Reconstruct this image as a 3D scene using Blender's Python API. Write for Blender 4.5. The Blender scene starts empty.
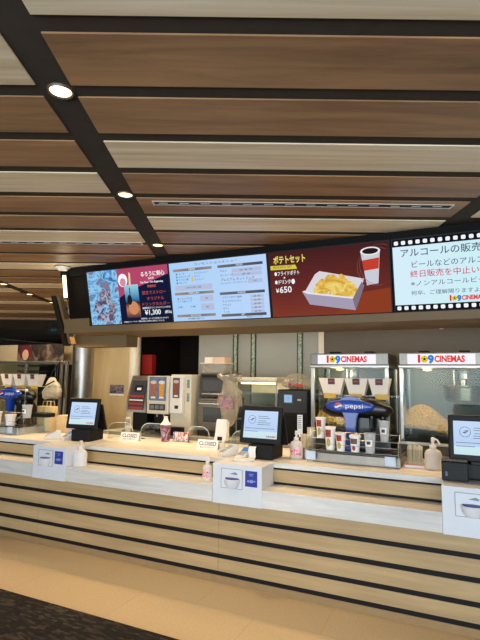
import bpy, bmesh, math, random
from mathutils import Matrix, Vector
random.seed(7)
S = bpy.context.scene
COL = S.collection
PI = math.pi
R = math.radians
ZT = .915          # worktop height

# ------------------------------------------------------------------ camera
f_px, yaw, pitch, roll = 480., R(25.2), math.atan(57/480.), .0127
fw = Vector((-math.sin(yaw)*math.cos(pitch), math.cos(yaw)*math.cos(pitch), math.sin(pitch)))
r0 = Vector((math.cos(yaw), math.sin(yaw), 0)); u0 = r0.cross(fw)
rr = r0*math.cos(roll)+u0*math.sin(roll); uu = u0*math.cos(roll)-r0*math.sin(roll)
cd = bpy.data.cameras.new('camera'); cam = bpy.data.objects.new('camera', cd); COL.objects.link(cam)
cd.sensor_fit = 'VERTICAL'; cd.sensor_height = 36; cd.lens = 36*f_px/640; cd.clip_start = .05
m = Matrix((rr, uu, -fw)).transposed().to_4x4(); m.translation = (0, 0, 1.6); cam.matrix_world = m
S.camera = cam
S.view_settings.view_transform = 'Standard'; S.view_settings.look = 'None'
S.view_settings.exposure = 0; S.view_settings.gamma = 1; S.view_settings.use_curve_mapping = False

# ------------------------------------------------------------------ materials
def lin(c):
    if isinstance(c, str):
        c = tuple(int(c[i:i+2], 16)/255 for i in (0, 2, 4))
    return tuple((x/12.92 if x <= .04045 else ((x+.055)/1.055)**2.4) for x in c)+(1,)
MATS = {}
def newmat(name):
    mt = bpy.data.materials.new(name); mt.use_nodes = True
    nt = mt.node_tree; nt.nodes.clear()
    out = nt.nodes.new('ShaderNodeOutputMaterial')
    return mt, nt, out
def N(nt, t, **kw):
    n = nt.nodes.new(t)
    for k, v in kw.items():
        if k in n.inputs: n.inputs[k].default_value = v
        else: setattr(n, k, v)
    return n
def plain(name, col, rough=.5, metal=0, var=.06, scale=18, coat=0, spec=.5):
    if name in MATS: return MATS[name]
    mt, nt, out = newmat(name)
    b = N(nt, 'ShaderNodeBsdfPrincipled', Roughness=rough, Metallic=metal); b.inputs['Specular IOR Level'].default_value = spec
    b.inputs['Coat Weight'].default_value = coat
    tc = N(nt, 'ShaderNodeTexCoord'); no = N(nt, 'ShaderNodeTexNoise', Scale=scale, Detail=4.)
    nt.links.new(tc.outputs['Object'], no.inputs['Vector'])
    cr = N(nt, 'ShaderNodeValToRGB'); c = lin(col)
    cr.color_ramp.elements[0].position = .3; cr.color_ramp.elements[1].position = .7
    cr.color_ramp.elements[0].color = tuple(x*(1-var) for x in c[:3])+(1,)
    cr.color_ramp.elements[1].color = tuple(min(1, x*(1+var)) for x in c[:3])+(1,)
    nt.links.new(no.outputs['Fac'], cr.inputs[0]); nt.links.new(cr.outputs[0], b.inputs['Base Color'])
    nt.links.new(b.outputs[0], out.inputs[0])
    MATS[name] = mt; return mt
def wood(name, c0, c1, stretch=(1.2, 26, 26), rough=.5, coords='Object', rnd=True, bump=.0):
    mt, nt, out = newmat(name)
    b = N(nt, 'ShaderNodeBsdfPrincipled', Roughness=rough)
    tc = N(nt, 'ShaderNodeTexCoord'); mp = N(nt, 'ShaderNodeMapping'); mp.inputs['Scale'].default_value = stretch
    nt.links.new(tc.outputs[coords], mp.inputs['Vector'])
    if rnd:
        oi = N(nt, 'ShaderNodeObjectInfo'); mul = N(nt, 'ShaderNodeMath', operation='MULTIPLY'); mul.inputs[1].default_value = 37
        nt.links.new(oi.outputs['Random'], mul.inputs[0]); nt.links.new(mul.outputs[0], mp.inputs['Location'])
    n1 = N(nt, 'ShaderNodeTexNoise', Scale=1., Detail=7., Roughness=.62, Distortion=.5)
    n2 = N(nt, 'ShaderNodeTexNoise', Scale=.35, Detail=2.)
    nt.links.new(mp.outputs[0], n1.inputs['Vector']); nt.links.new(mp.outputs[0], n2.inputs['Vector'])
    mx = N(nt, 'ShaderNodeMix', data_type='FLOAT'); mx.inputs[0].default_value = .4
    nt.links.new(n1.outputs['Fac'], mx.inputs[2]); nt.links.new(n2.outputs['Fac'], mx.inputs[3])
    cr = N(nt, 'ShaderNodeValToRGB')
    cr.color_ramp.elements[0].position = .34; cr.color_ramp.elements[1].position = .64
    cr.color_ramp.elements[0].color = lin(c0); cr.color_ramp.elements[1].color = lin(c1)
    nt.links.new(mx.outputs[0], cr.inputs[0]); nt.links.new(cr.outputs[0], b.inputs['Base Color'])
    nt.links.new(b.outputs[0], out.inputs[0]); MATS[name] = mt
    return mt
def emit(name, col, st=1.):
    if name in MATS: return MATS[name]
    mt, nt, out = newmat(name)
    e = N(nt, 'ShaderNodeEmission'); e.inputs[0].default_value = lin(col); e.inputs[1].default_value = st
    nt.links.new(e.outputs[0], out.inputs[0]); MATS[name] = mt; return mt
def grad_emit(name, stops, axis=0, st=1.):
    mt, nt, out = newmat(name)
    e = N(nt, 'ShaderNodeEmission'); e.inputs[1].default_value = st
    tc = N(nt, 'ShaderNodeTexCoord'); sp = N(nt, 'ShaderNodeSeparateXYZ'); cr = N(nt, 'ShaderNodeValToRGB')
    nt.links.new(tc.outputs['Generated'], sp.inputs[0]); nt.links.new(sp.outputs[axis], cr.inputs[0])
    el = cr.color_ramp.elements
    while len(el) < len(stops): el.new(.5)
    for q, (p, c) in zip(el, stops): q.position = p; q.color = lin(c)
    nt.links.new(cr.outputs[0], e.inputs[0]); nt.links.new(e.outputs[0], out.inputs[0]); MATS[name] = mt; return mt
def art_emit(name, stops, scale=9., st=1., seed=0., em=True):
    mt, nt, out = newmat(name)
    tc = N(nt, 'ShaderNodeTexCoord'); mp = N(nt, 'ShaderNodeMapping'); mp.inputs['Location'].default_value = (seed, seed, 0)
    nt.links.new(tc.outputs['Object'], mp.inputs[0])
    no = N(nt, 'ShaderNodeTexNoise', Scale=scale, Detail=5., Distortion=1.6); cr = N(nt, 'ShaderNodeValToRGB')
    nt.links.new(mp.outputs[0], no.inputs['Vector'])
    nt.links.new(no.outputs['Fac'], cr.inputs[0])
    el = cr.color_ramp.elements
    while len(el) < len(stops): el.new(.5)
    for q, (p, c) in zip(el, stops): q.position = p; q.color = lin(c)
    if em:
        e = N(nt, 'ShaderNodeEmission'); e.inputs[1].default_value = st
    else:
        e = N(nt, 'ShaderNodeBsdfPrincipled', Roughness=.4)
    nt.links.new(cr.outputs[0], e.inputs[0]); nt.links.new(e.outputs[0], out.inputs[0]); MATS[name] = mt; return mt
def clear(name, col='FFFFFF', gloss=.9, ior=1.45, rough=.02, alpha=0, dcol='FFFFFF'):
    if name in MATS: return MATS[name]
    mt, nt, out = newmat(name)
    t = N(nt, 'ShaderNodeBsdfTransparent'); t.inputs[0].default_value = lin(col)
    g = N(nt, 'ShaderNodeBsdfGlossy', Roughness=rough); g.inputs[0].default_value = (gloss, gloss, gloss, 1)
    fr = N(nt, 'ShaderNodeFresnel', IOR=ior); ge = N(nt, 'ShaderNodeNewGeometry'); mi = N(nt, 'ShaderNodeMix', data_type='FLOAT')
    mi.inputs[2].default_value = ior; mi.inputs[3].default_value = 1/ior; nt.links.new(ge.outputs['Backfacing'], mi.inputs[0]); nt.links.new(mi.outputs[0], fr.inputs[0])
    mx = N(nt, 'ShaderNodeMixShader'); nt.links.new(fr.outputs[0], mx.inputs[0])
    nt.links.new(t.outputs[0], mx.inputs[1]); nt.links.new(g.outputs[0], mx.inputs[2])
    last = mx
    if alpha:
        d = N(nt, 'ShaderNodeBsdfDiffuse'); d.inputs[0].default_value = lin(dcol)
        m2 = N(nt, 'ShaderNodeMixShader'); m2.inputs[0].default_value = alpha
        nt.links.new(mx.outputs[0], m2.inputs[1]); nt.links.new(d.outputs[0], m2.inputs[2]); last = m2
    nt.links.new(last.outputs[0], out.inputs[0]); MATS[name] = mt; return mt

M_BROWN = wood('brown_board', '76543A', 'AE845A', (1.4, 15, 15))
M_PALE = wood('pale_board', 'D2B992', 'F6E8CC', (.9, 26, 26))
M_DARKB = wood('dark_board', '34302C', '4A443E', (.8, 30, 30))
M_VOID = plain('ceiling_black', '463F38', .9, spec=.1)
M_FRONT = wood('counter_wood', 'A58C64', 'C2A87C', (1.5, 22, 22), .5)
M_SLAB = wood('whitewashed_wood', 'C6C6C2', 'E8E7E3', (2.2, 22, 22), .42)
M_WHITE = plain('white_laminate', 'DDE3EA', .4, var=.01)
M_BLACK = plain('black_metal', '121114', .6, spec=.25)
M_BLACKP = plain('black_plastic', '141314', .5, var=.1, spec=.3)
M_CASE = plain('casing_black', '0C0B0A', .75, spec=.15)
M_BEIGE = plain('beige_laminate', '6E5939', .6, var=.03)
M_CREAM = wood('cream_panel', 'BFA676', 'D2BC92', (6, 6, 1.2), .5)
M_GREY = plain('grey_wall', '5E574D', .7, var=.05, scale=4)
M_PANEL = plain('white_wall_panel', '94958E', .5, var=.03, scale=3)
M_STEEL = plain('brushed_steel', 'A4A29C', .36, 1, var=.08, scale=40)
M_STEELD = plain('dark_steel', '57534E', .42, 1, var=.1)
M_CHROME = plain('chrome', 'C8C6C0', .22, 1, var=.02)
M_PLW = plain('white_plastic', 'E8E4DC', .4, var=.03)
M_CREAMP = plain('cream_plastic', 'DDD3BC', .4, var=.03)
M_PAPER = plain('white_paper', 'F0EEEA', .7, var=.02)
M_RED = plain('red_print', 'B5352A', .5, var=.04)
M_PINK = plain('pink_print', 'E2627A', .5, var=.04)
M_BLUE = plain('blue_plastic', '1B4FB4', .25, var=.08, coat=.6)
M_NAVY = plain('navy_plastic', '262C8C', .35)
M_YEL = plain('yellow_print', 'D7B63C', .5)
M_GOLDTAG = plain('gold_tag', 'B89A2E', .5)
M_ACR = clear('clear_acrylic', 'F4F7F6')
M_GLASS = clear('clear_glass', 'E9F0EE', .28)
M_CUPC = clear('clear_cup', 'E6E8E8', .9, alpha=.42, dcol='E8ECEE')
M_BAGC = clear('thin_polythene', 'EFEDE6', .9, rough=.15, alpha=.25, dcol='DCD0BE')
M_BOTTLE = clear('milky_plastic', 'F6F2EA', .8, alpha=.72, dcol='F0EAE0')
M_BROWNP = plain('dark_brown_panel', '221A14', .7, spec=.2)
M_TAN = wood('paper_tan', 'D9BE86', 'E8D09C', (3, 3, 3), .7)

# ------------------------------------------------------------------ mesh helpers
class MB:
    def __init__(s): s.bm = bmesh.new(); s.smooth = False
    def _merge(s, b2):
        me = bpy.data.meshes.new('tmp'); b2.to_mesh(me); b2.free(); s.bm.from_mesh(me); bpy.data.meshes.remove(me)
    def box(s, x0, x1, y0, y1, z0, z1, bev=0, M=None, seg=2):
        b = bmesh.new(); bmesh.ops.create_cube(b, size=1)
        for v in b.verts: v.co = Vector(((x0+x1)/2+v.co.x*(x1-x0), (y0+y1)/2+v.co.y*(y1-y0), (z0+z1)/2+v.co.z*(z1-z0)))
        if bev: bmesh.ops.bevel(b, geom=b.edges[:], offset=bev, segments=seg, affect='EDGES', profile=.5)
        if M is not None: bmesh.ops.transform(b, matrix=M, verts=b.verts)
        s._merge(b); return s
    def lathe(s, prof, cx=0, cy=0, cz=0, n=24, sx=1, sy=1, M=None, a0=0, a1=2*PI):
        s.smooth = True; b = bmesh.new(); rings = []
        full = abs(a1-a0-2*PI) < 1e-6; cnt = n if full else n+1
        for r, z in prof:
            rings.append([b.verts.new((cx+sx*r*math.cos(a0+(a1-a0)*i/n), cy+sy*r*math.sin(a0+(a1-a0)*i/n), cz+z)) for i in range(cnt)])
        for k in range(len(rings)-1):
            for i in range(n):
                j = (i+1) % cnt
                try: b.faces.new((rings[k][i], rings[k][j], rings[k+1][j], rings[k+1][i]))
                except ValueError: pass
        bmesh.ops.remove_doubles(b, verts=b.verts, dist=1e-6)
        if M is not None: bmesh.ops.transform(b, matrix=M, verts=b.verts)
        s._merge(b); return s
    def cyl(s, p0, p1, r0, r1=None, n=20):
        r1 = r0 if r1 is None else r1
        p0, p1 = Vector(p0), Vector(p1); d = p1-p0; L = d.length
        q = d.to_track_quat('Z', 'Y').to_matrix().to_4x4(); q.translation = p0
        return s.lathe([(0, 0), (r0, 0), (r1, L), (0, L)], n=n, M=q)
    def tube(s, pts, r, n=8):
        s.smooth = True; b = bmesh.new(); pts = [Vector(p) for p in pts]; rings = []
        up = Vector((.123, .37, .91)).normalized()
        for i, p in enumerate(pts):
            t = (pts[min(i+1, len(pts)-1)]-pts[max(i-1, 0)]).normalized()
            a = t.cross(up).normalized(); c = t.cross(a)
            rings.append([b.verts.new(p+a*r*math.cos(2*PI*k/n)+c*r*math.sin(2*PI*k/n)) for k in range(n)])
        for k in range(len(rings)-1):
            for i in range(n): b.faces.new((rings[k][i], rings[k][(i+1) % n], rings[k+1][(i+1) % n], rings[k+1][i]))
        b.faces.new(rings[0][::-1]); b.faces.new(rings[-1]); s._merge(b); return s
    def prism(s, poly, d0, d1, plane='xz', bev=0, M=None):
        b = bmesh.new()
        def P(a, c, d): return {'xz': (a, d, c), 'yz': (d, a, c), 'xy': (a, c, d)}[plane]
        A = [b.verts.new(P(a, c, d0)) for a, c in poly]; B = [b.verts.new(P(a, c, d1)) for a, c in poly]
        b.faces.new(A); b.faces.new(B[::-1]); n = len(poly)
        for i in range(n): b.faces.new((A[i], B[i], B[(i+1) % n], A[(i+1) % n]))
        bmesh.ops.recalc_face_normals(b, faces=b.faces)
        if bev: bmesh.ops.bevel(b, geom=b.edges[:], offset=bev, segments=2, affect='EDGES')
        if M is not None: bmesh.ops.transform(b, matrix=M, verts=b.verts)
        s._merge(b); return s
    def loft(s, rings, cap=True):
        s.smooth = True; b = bmesh.new(); RV = [[b.verts.new(p) for p in r] for r in rings]; n = len(rings[0])
        for k in range(len(RV)-1):
            for i in range(n): b.faces.new((RV[k][i], RV[k][(i+1) % n], RV[k+1][(i+1) % n], RV[k+1][i]))
        if cap: b.faces.new(RV[0][::-1]); b.faces.new(RV[-1])
        bmesh.ops.recalc_face_normals(b, faces=b.faces); s._merge(b); return s
    def quad(s, *p):
        b = bmesh.new(); b.faces.new([b.verts.new(q) for q in p]); s._merge(b); return s
    def noise(s, amp, fr, seed=0):
        from mathutils import noise as nz
        for v in s.bm.verts: v.co += nz.noise_vector(v.co*fr+Vector((seed, seed*2, 0)))*amp
        return s
    def build(s, name, mat, parent=None, loc=None, rot=None):
        me = bpy.data.meshes.new(name); s.bm.to_mesh(me); s.bm.free(); me.materials.append(mat)
        if s.smooth:
            me.shade_smooth(); me.set_sharp_from_angle(angle=R(40))
        o = bpy.data.objects.new(name, me); COL.objects.link(o)
        if parent: o.parent = parent
        if loc: o.location = loc
        if rot: o.rotation_euler = rot
        return o
def bx(*a, **k): return MB().box(*a, **k)
def thing(name, label, cat, loc=(0, 0, 0), rot=(0, 0, 0), group=None):
    o = bpy.data.objects.new(name, None); COL.objects.link(o); o.empty_display_size = .05
    o.location = loc; o.rotation_euler = rot; o['label'] = label; o['category'] = cat
    if group: o['group'] = group
    return o
def tag(o, label, cat, group=None):
    o['label'] = label; o['category'] = cat
    if group: o['group'] = group
    return o
def struct(o):
    o['kind'] = 'structure'; return o
def dup(root, loc=None, label=None, rot=None):
    def rec(o, p):
        c = o.copy(); COL.objects.link(c)
        if p: c.parent = p
        for ch in list(o.children): rec(ch, c)
        return c
    r = rec(root, None)
    if loc: r.location = loc
    if rot: r.rotation_euler = rot
    if label: r['label'] = label
    return r
FACE = Matrix.Rotation(PI/2, 4, 'X')           # text lying in XY -> upright, facing -Y
def lettering(name, items, mat, parent, M=None, ext=.0006):
    bm = bmesh.new()
    for it in items:
        t, size, x, y = it[:4]; al = it[4] if len(it) > 4 else 'LEFT'; off = it[5] if len(it) > 5 else 0; fit = it[6] if len(it) > 6 else None
        cu = bpy.data.curves.new('tmp_text', 'FONT'); cu.body = t; cu.size = size; cu.align_x = al; cu.align_y = 'CENTER'
        cu.extrude = ext/2; cu.offset = off; cu.resolution_u = 3
        ob = bpy.data.objects.new('tmp_text', cu); COL.objects.link(ob)
        dg = bpy.context.evaluated_depsgraph_get(); dg.update()
        me = bpy.data.meshes.new_from_object(ob.evaluated_get(dg))
        if fit and len(me.vertices):
            w = max(v.co.x for v in me.vertices)-min(v.co.x for v in me.vertices); k = fit/w
        else: k = 1
        T = Matrix.Translation((x, y, 0)) @ Matrix.Diagonal((k, 1, 1, 1))
        me.transform(M @ T if M is not None else T); bm.from_mesh(me)
        bpy.data.meshes.remove(me); bpy.data.objects.remove(ob); bpy.data.curves.remove(cu)
    me = bpy.data.meshes.new(name); bm.to_mesh(me); bm.free(); me.materials.append(mat)
    o = bpy.data.objects.new(name, me); COL.objects.link(o)
    if parent: o.parent = parent
    return o
def light(name, kind, loc, energy, col, parent=None, rot=(0, 0, 0), **kw):
    d = bpy.data.lights.new(name, kind); d.energy = energy; d.color = col
    for k, v in kw.items(): setattr(d, k, v)
    o = bpy.data.objects.new(name, d); COL.objects.link(o); o.location = loc; o.rotation_euler = rot
    if parent: o.parent = parent
    return o

#@@SETTING
# ------------------------------------------------------------------ the setting
def tile_mat():
    mt, nt, out = newmat('beige_floor_tile')
    b = N(nt, 'ShaderNodeBsdfPrincipled', Roughness=.45)
    tc = N(nt, 'ShaderNodeTexCoord'); br = N(nt, 'ShaderNodeTexBrick', Scale=1.); br.offset = .5
    br.inputs['Brick Width'].default_value = .9; br.inputs['Row Height'].default_value = .45; br.inputs['Mortar Size'].default_value = .0025
    br.inputs['Color1'].default_value = lin('DDC6A0'); br.inputs['Color2'].default_value = lin('DAC29B'); br.inputs['Mortar'].default_value = lin('CDB58D')
    no = N(nt, 'ShaderNodeTexNoise', Scale=60., Detail=6.)
    mx = N(nt, 'ShaderNodeMix', data_type='RGBA', blend_type='MULTIPLY'); mx.inputs[0].default_value = .25
    nt.links.new(tc.outputs['Object'], br.inputs[0]); nt.links.new(tc.outputs['Object'], no.inputs['Vector'])
    cr = N(nt, 'ShaderNodeValToRGB'); cr.color_ramp.elements[0].position = .35; cr.color_ramp.elements[1].position = .6; cr.color_ramp.elements[0].color = (.7, .66, .6, 1)
    nt.links.new(no.outputs['Fac'], cr.inputs[0])
    nt.links.new(br.outputs[0], mx.inputs[6]); nt.links.new(cr.outputs[0], mx.inputs[7]); nt.links.new(mx.outputs[2], b.inputs['Base Color'])
    nt.links.new(b.outputs[0], out.inputs[0]); return mt
def carpet_mat():
    mt, nt, out = newmat('dark_carpet')
    b = N(nt, 'ShaderNodeBsdfPrincipled', Roughness=.95)
    tc = N(nt, 'ShaderNodeTexCoord'); mp = N(nt, 'ShaderNodeMapping'); mp.inputs['Scale'].default_value = (8, 22, 1)
    nt.links.new(tc.outputs['Object'], mp.inputs[0])
    br = N(nt, 'ShaderNodeTexVoronoi', Scale=2.6, distance='CHEBYCHEV'); nt.links.new(mp.outputs[0], br.inputs['Vector'])
    sp = N(nt, 'ShaderNodeSeparateColor'); nt.links.new(br.outputs['Color'], sp.inputs[0])
    no = N(nt, 'ShaderNodeTexNoise', Scale=1.1, Detail=3.); nt.links.new(tc.outputs['Object'], no.inputs['Vector'])
    ad = N(nt, 'ShaderNodeMath', operation='MULTIPLY_ADD'); ad.inputs[1].default_value = .5; nt.links.new(sp.outputs[0], ad.inputs[0]); nt.links.new(no.outputs['Fac'], ad.inputs[2])
    cr = N(nt, 'ShaderNodeValToRGB'); el = cr.color_ramp.elements; el[0].position = .55; el[1].position = 1.0
    el[0].color = lin('17130F'); el[1].color = lin('4E443A'); e = el.new(.76); e.color = lin('211C18')
    nt.links.new(ad.outputs[0], cr.inputs[0]); nt.links.new(cr.outputs[0], b.inputs['Base Color'])
    nt.links.new(b.outputs[0], out.inputs[0]); return mt
floor = struct(bx(-14, 7, -5, 14, -.1, 0).build('floor', tile_mat()))
bx(-14, 7, -5, 2.69, 0.0005, .006).build('carpet', carpet_mat(), floor)

CE = struct(bx(-16, 9, -8, 20, 2.75, 2.85).build('ceiling', M_VOID)); CE.rotation_euler = (0, 0, yaw)
strips = [-7.58, -5.30, -3.025, -.755, 1.555, 3.85]
for b in range(len(strips)-1):
    a0, a1 = strips[b]+.071, strips[b+1]-.071
    k0, k1 = {0: (8, 24), 1: (4, 24), 2: (0, 24), 3: (-1, 9), 4: (2, 6)}[b]
    for k in range(k0, k1):
        v0 = 1.493+.376*(k-1); v1 = v0+.294
        pale = (k % 3) == {0: 0, 1: 2, 2: 1, 3: 0, 4: 2}[b]
        bx(-(a1-a0)/2, (a1-a0)/2, -.147, .147, 0, .0075, .0015, seg=1).build('ceiling_board', M_PALE if pale else M_BROWN, CE, ((a0+a1)/2, (v0+v1)/2, 2.742))
mb = MB()
for k in range(16):
    v0 = 1.485+.376*(23+k); mb.box(-12, -3.1, v0, v0+.297, 2.742, 2.7495)
mb.build('dark_ceiling_boards', M_DARKB, CE)

struct(bx(-1.66, 1.8, 6.0, 6.2, 0, 2.73).build('wall_back', M_GREY))
struct(bx(-3.47, -1.66, 6.0, 6.2, 0, 2.73).build('wall_back', M_PANEL))
struct(bx(-5.82, -4.64, 6.0, 6.2, 0, 2.73).build('wall_back', M_CREAM))
struct(bx(-4.7, -3.4, 7.4, 7.5, 0, 2.73).build('wall_back', M_BROWNP))
struct(bx(-4.78, -4.67, 6.2, 7.4, 0, 2.73).build('wall_left', M_BROWNP))
struct(bx(-3.46, -3.37, 6.2, 7.4, 0, 2.73).build('wall_right', M_BROWNP))
struct(bx(1.6, 1.8, 4.7, 6.0, 0, 2.73).build('wall_right', M_GREY))
struct(bx(7.0, 7.2, -5, 6.0, 0, 2.73).build('wall_right', M_CREAM))
struct(bx(-13, -6.2, 7.1, 7.25, 0, 2.18).build('wall_left', M_CREAM))
struct(bx(-13.9, -13.7, -5, 13.9, 0, 2.73).build('wall_left', M_DARKB))
struct(bx(-13.7, -3.3, 13.7, 13.9, 0, 2.73).build('wall_back', M_DARKB))
for x in (-2.88, -2.61, -1.95):
    mb = MB(); w = .03
    mb.box(x-w, x+w, 5.985, 6.0, 1.0, 2.6)
    struct(mb.build('trim_1', art_emit('green_mosaic', [(.35, '39473A'), (.5, '8FA38C'), (.65, 'C9CFBC')], 55, em=False) if 'green_mosaic' not in MATS else MATS['green_mosaic']))
    mb2 = MB()
    for sx in (-1, 1): mb2.box(x+sx*w-.006, x+sx*w+.006, 5.975, 6.0, 1.0, 2.6)
    struct(mb2.build('trim_2', M_STEELD))
struct(bx(-1.70, -1.63, 5.98, 6.0, 0, 2.6).build('trim_3', M_CREAMP))
# columns and the dropped beam over the kitchen door
tag(MB().lathe([(0, 0), (.085, 0), (.085, 2.73), (0, 2.73)], -4.49, 5.86, 0, 28).build('round_column', M_CREAMP), 'cream round column beside the dark kitchen doorway', 'column')
tag(MB().lathe([(0, 0), (.16, 0), (.16, 2.73), (0, 2.73)], -5.30, 5.65, 0, 28).build('steel_column', M_STEEL), 'shiny steel round column at the end of the glass partition', 'column')
struct(bx(-4.17, -3.42, 4.3, 4.5, 1.925, 2.73).build('trim_4', M_BEIGE))
struct(bx(-7.8, -6.9, 7.09, 7.1, 0, 1.8).build('door_1', M_BROWNP))

# ------------------------------------------------------------------ the long service counter
CT = thing('service_counter', 'long wood fronted concession counter with black grooves and whitewashed ledge', 'counter', (-2.65, 3.54, 0))
X0, X1 = -3.85, 3.85     # local extents
def L(x): return x+2.65
bx(X0, X1, .006, .98, .0, .613).build('core', M_BLACK, CT); bx(X0, X1, .216, .98, .6135, .8755).build('upper_core', M_BLACK, CT)
zs = [(.0, .051), (.084, .18), (.214, .326), (.361, .47), (.503, .612)]
mb = MB(); joints = [-6.5, -5.75, -3.79, -1.83, .13, 1.2]
for z0, z1 in zs[1:]:
    for a, b in zip(joints[:-1], joints[1:]): mb.box(L(a)+.001, L(b)-.001, 0, .0058, z0, z1, .001, seg=1)
mb.build('front_panel', M_FRONT, CT)
bx(X0, X1, .001, .0058, 0, .051).build('toe_kick', plain('skirting_shadow_tan', '9C8058', .6), CT)  # tan darkened to paint in the soft shadow along the counter foot
segs = [(-6.5, -3.86), (-3.43, -1.872), (-1.445, -.178), (.252, 1.2)]
for a, b in segs:
    bx(L(a), L(b), -.045, .22, .615, .745, .002).build('lower_shelf', M_SLAB, CT)
    bx(L(a), L(b), .205, .215, .765, .86, .001, seg=1).build('riser', M_FRONT, CT)
bx(X0, X1, .2, 1.03, .876, ZT, .002).build('worktop', M_SLAB, CT)
# back counter carrying the machines
BC = thing('back_counter', 'rear work counter under the drink machines and ovens', 'counter', (-3.5, 4.95, 0))
bx(-.72, 2.06, .02, .82, 0, .86).build('body', M_CREAMP, BC); bx(-.74, 2.08, 0, .84, .862, .9, .003).build('worktop', M_SLAB, BC)
PC = thing('machine_counter', 'dark low counter carrying the two popcorn machines', 'counter', (-1.41, 4.6, 0))
bx(0, 2.7, .01, .70, 0, .87).build('body', M_BROWNP, PC); bx(0, 2.7, 0, .72, .872, .8995, .003).build('worktop', M_STEELD, PC)

# ------------------------------------------------------------------ plinths with holders
M_HOLD = plain('holder_white', 'E4E8EE', .3, var=.01)
def plinth(x, label):
    t = thing('till_plinth', label, 'counter box', (x, 3.493, .61), group='white boxes set into the counter ledge')
    bx(0, .425, 0, .251, 0, .3055, .003).build('body', M_WHITE, t)
    p = bx(.08, .262, -.004, -.0005, .125, .272, .001).build('holder_plate', M_HOLD, t)
    fr = MB()
    for a in ((.078, .264, .270, .2735), (.078, .264, .1235, .127), (.078, .0815, .125, .272), (.2605, .264, .125, .272)): fr.box(a[0], a[1], -.006, -.0035, a[2], a[3])
    fr.build('outline', plain('grey_line', '8E969E', .5), p)
    h = MB(); h.lathe([(.0, -.075), (.035, -.07), (.058, -.045), (.070, 0), (.066, .003), (.05, .003), (.0, .001)], .178, -.004, .196, 28, 1.0, .85, a0=PI, a1=2*PI)
    hh = h.build('cup_holder', M_HOLD, t)
    MB().lathe([(.0, .004), (.056, .004), (.056, .009), (0, .012)], .178, -.006, .196, 28, 1.05, .85, a0=PI, a1=2*PI).build('blue_pad', M_NAVY, hh)
    MB().prism([(.155, .235), (.215, .23), (.222, .24), (.20, .25)], -.007, -.004, 'xz').build('hook', plain('blue_hook', '8A94A4', .4), hh)
    s = bx(.286, .388, -.003, -.0005, .152, .27, .001).build('notice', plain('notice_blue', '25379C', .4), t)
    mb = MB()
    for i, w in enumerate((.04, .03)): mb.box(.337-w/2, .337+w/2, -.004, -.003, .245-i*.012, .250-i*.012)
    mb.box(.305, .325, -.004, -.003, .185, .20); mb.box(.328, .352, -.004, -.003, .182, .205); mb.box(.355, .372, -.004, -.003, .19, .20)
    mb.build('print', plain('notice_pale', '8E9AD8', .5), s)
    return t
plinth(-1.868, 'white counter box with cup holder and blue notice below the middle till screen')
plinth(-3.852, 'white counter box with cup holder and blue notice, farthest left of the three')
plinth(-.177, 'white counter box with cup holder at the right edge of the picture')

#@@OVERHEAD
# ------------------------------------------------------------------ ceiling fittings
M_LENS = emit('lamp_lens', 'FFD79A', 5)
def at(u, v, z): return (u*math.cos(yaw)-v*math.sin(yaw), u*math.sin(yaw)+v*math.cos(yaw), z)
for u, v, lab, w in ((-0.742, 1.832, 'recessed round ceiling downlight nearest the viewer, top left of picture', 1),
                  (-0.742, 2.949, 'recessed downlight in the middle of the near black ceiling channel', 1),
                  (-0.733, 4.128, 'recessed downlight just above the drink holder advert screen', 1),
                  (-3.037, 6.065, 'recessed downlight at the left edge, nearest in the second channel', 1),
                  (-3.037, 6.831, 'recessed downlight in the middle of the second ceiling channel', 1),
                  (-3.018, 7.608, 'recessed downlight in the second channel closest to the menu housing', 1),
                  (-5.376, 11.156, 'small far downlight in the dark ceiling near the left edge', 0),
                  (-5.396, 12.483, 'farthest small downlight in the dark ceiling left of the teal hanging sign', 0)):
    t = thing('ceiling_downlight', lab, 'ceiling light', at(u, v, 2.75), (0, 0, yaw), 'recessed ceiling downlights')
    MB().lathe([(.043, -.006), (.047, -.010), (.051, -.010), (.054, -.004), (.054, -.0005)], n=32).build('trim_ring', M_PALE if 0 else plain('lamp_trim', '5A5048', .4, .3), t)
    MB().lathe([(0, -.004), (.043, -.004), (.043, -.001), (0, -.001)], n=32).build('lens', M_LENS, t)
    light('downlight_lamp', 'SPOT', (0, 0, -.03), 55, (1, .76, .48), t, spot_size=R(110), spot_blend=.7, shadow_soft_size=.05)
def slot(u0, u1, v, lab):
    t = thing('air_slot', lab, 'air vent', at((u0+u1)/2, v, 2.748), (0, 0, yaw), 'linear air slots in the ceiling')
    h = (u1-u0)/2; mb = MB()
    for y0, y1 in ((-.036, -.025), (.025, .036)): mb.box(-h, h, y0, y1, -.009, 0.0018)
    mb.box(-h, -h+.01, -.034, .034, -.012, 0.0018); mb.box(h-.01, h, -.034, .034, -.012, 0.0018)
    mb.build('frame', plain('vent_grey', 'D6CEC2', .5), t); bx(-h+.011, h-.011, -.0265, .0265, -.0078, .0018).build('backing', M_BLACK, t)
    mb = MB()
    for k in range(int(2*h/.14)): mb.box(-h+.04+k*.14, -h+.10+k*.14, -.004, .004, -.0095, -.0079)
    mb.build('fin', MATS['vent_grey'], t)
slot(-.59, 1.40, 3.075, 'long linear air slot between the boards above the menu screens')
slot(-2.6, -.86, 4.075, 'thin linear air slot left of the black light channel')
t = thing('smoke_detector', 'white round smoke detector on the ceiling left of the menu screens', 'smoke detector', at(-1.89, 5.0, 2.74))
MB().lathe([(0, 0), (.075, 0), (.078, -.012), (.06, -.02), (.05, -.038), (.02, -.044), (0, -.044)], n=28).build('body', M_PLW, t)
MB().lathe([(.0785, -.002), (.082, -.002), (.082, -.007), (.0785, -.007)], n=28).build('ring', M_STEELD, t)

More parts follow.
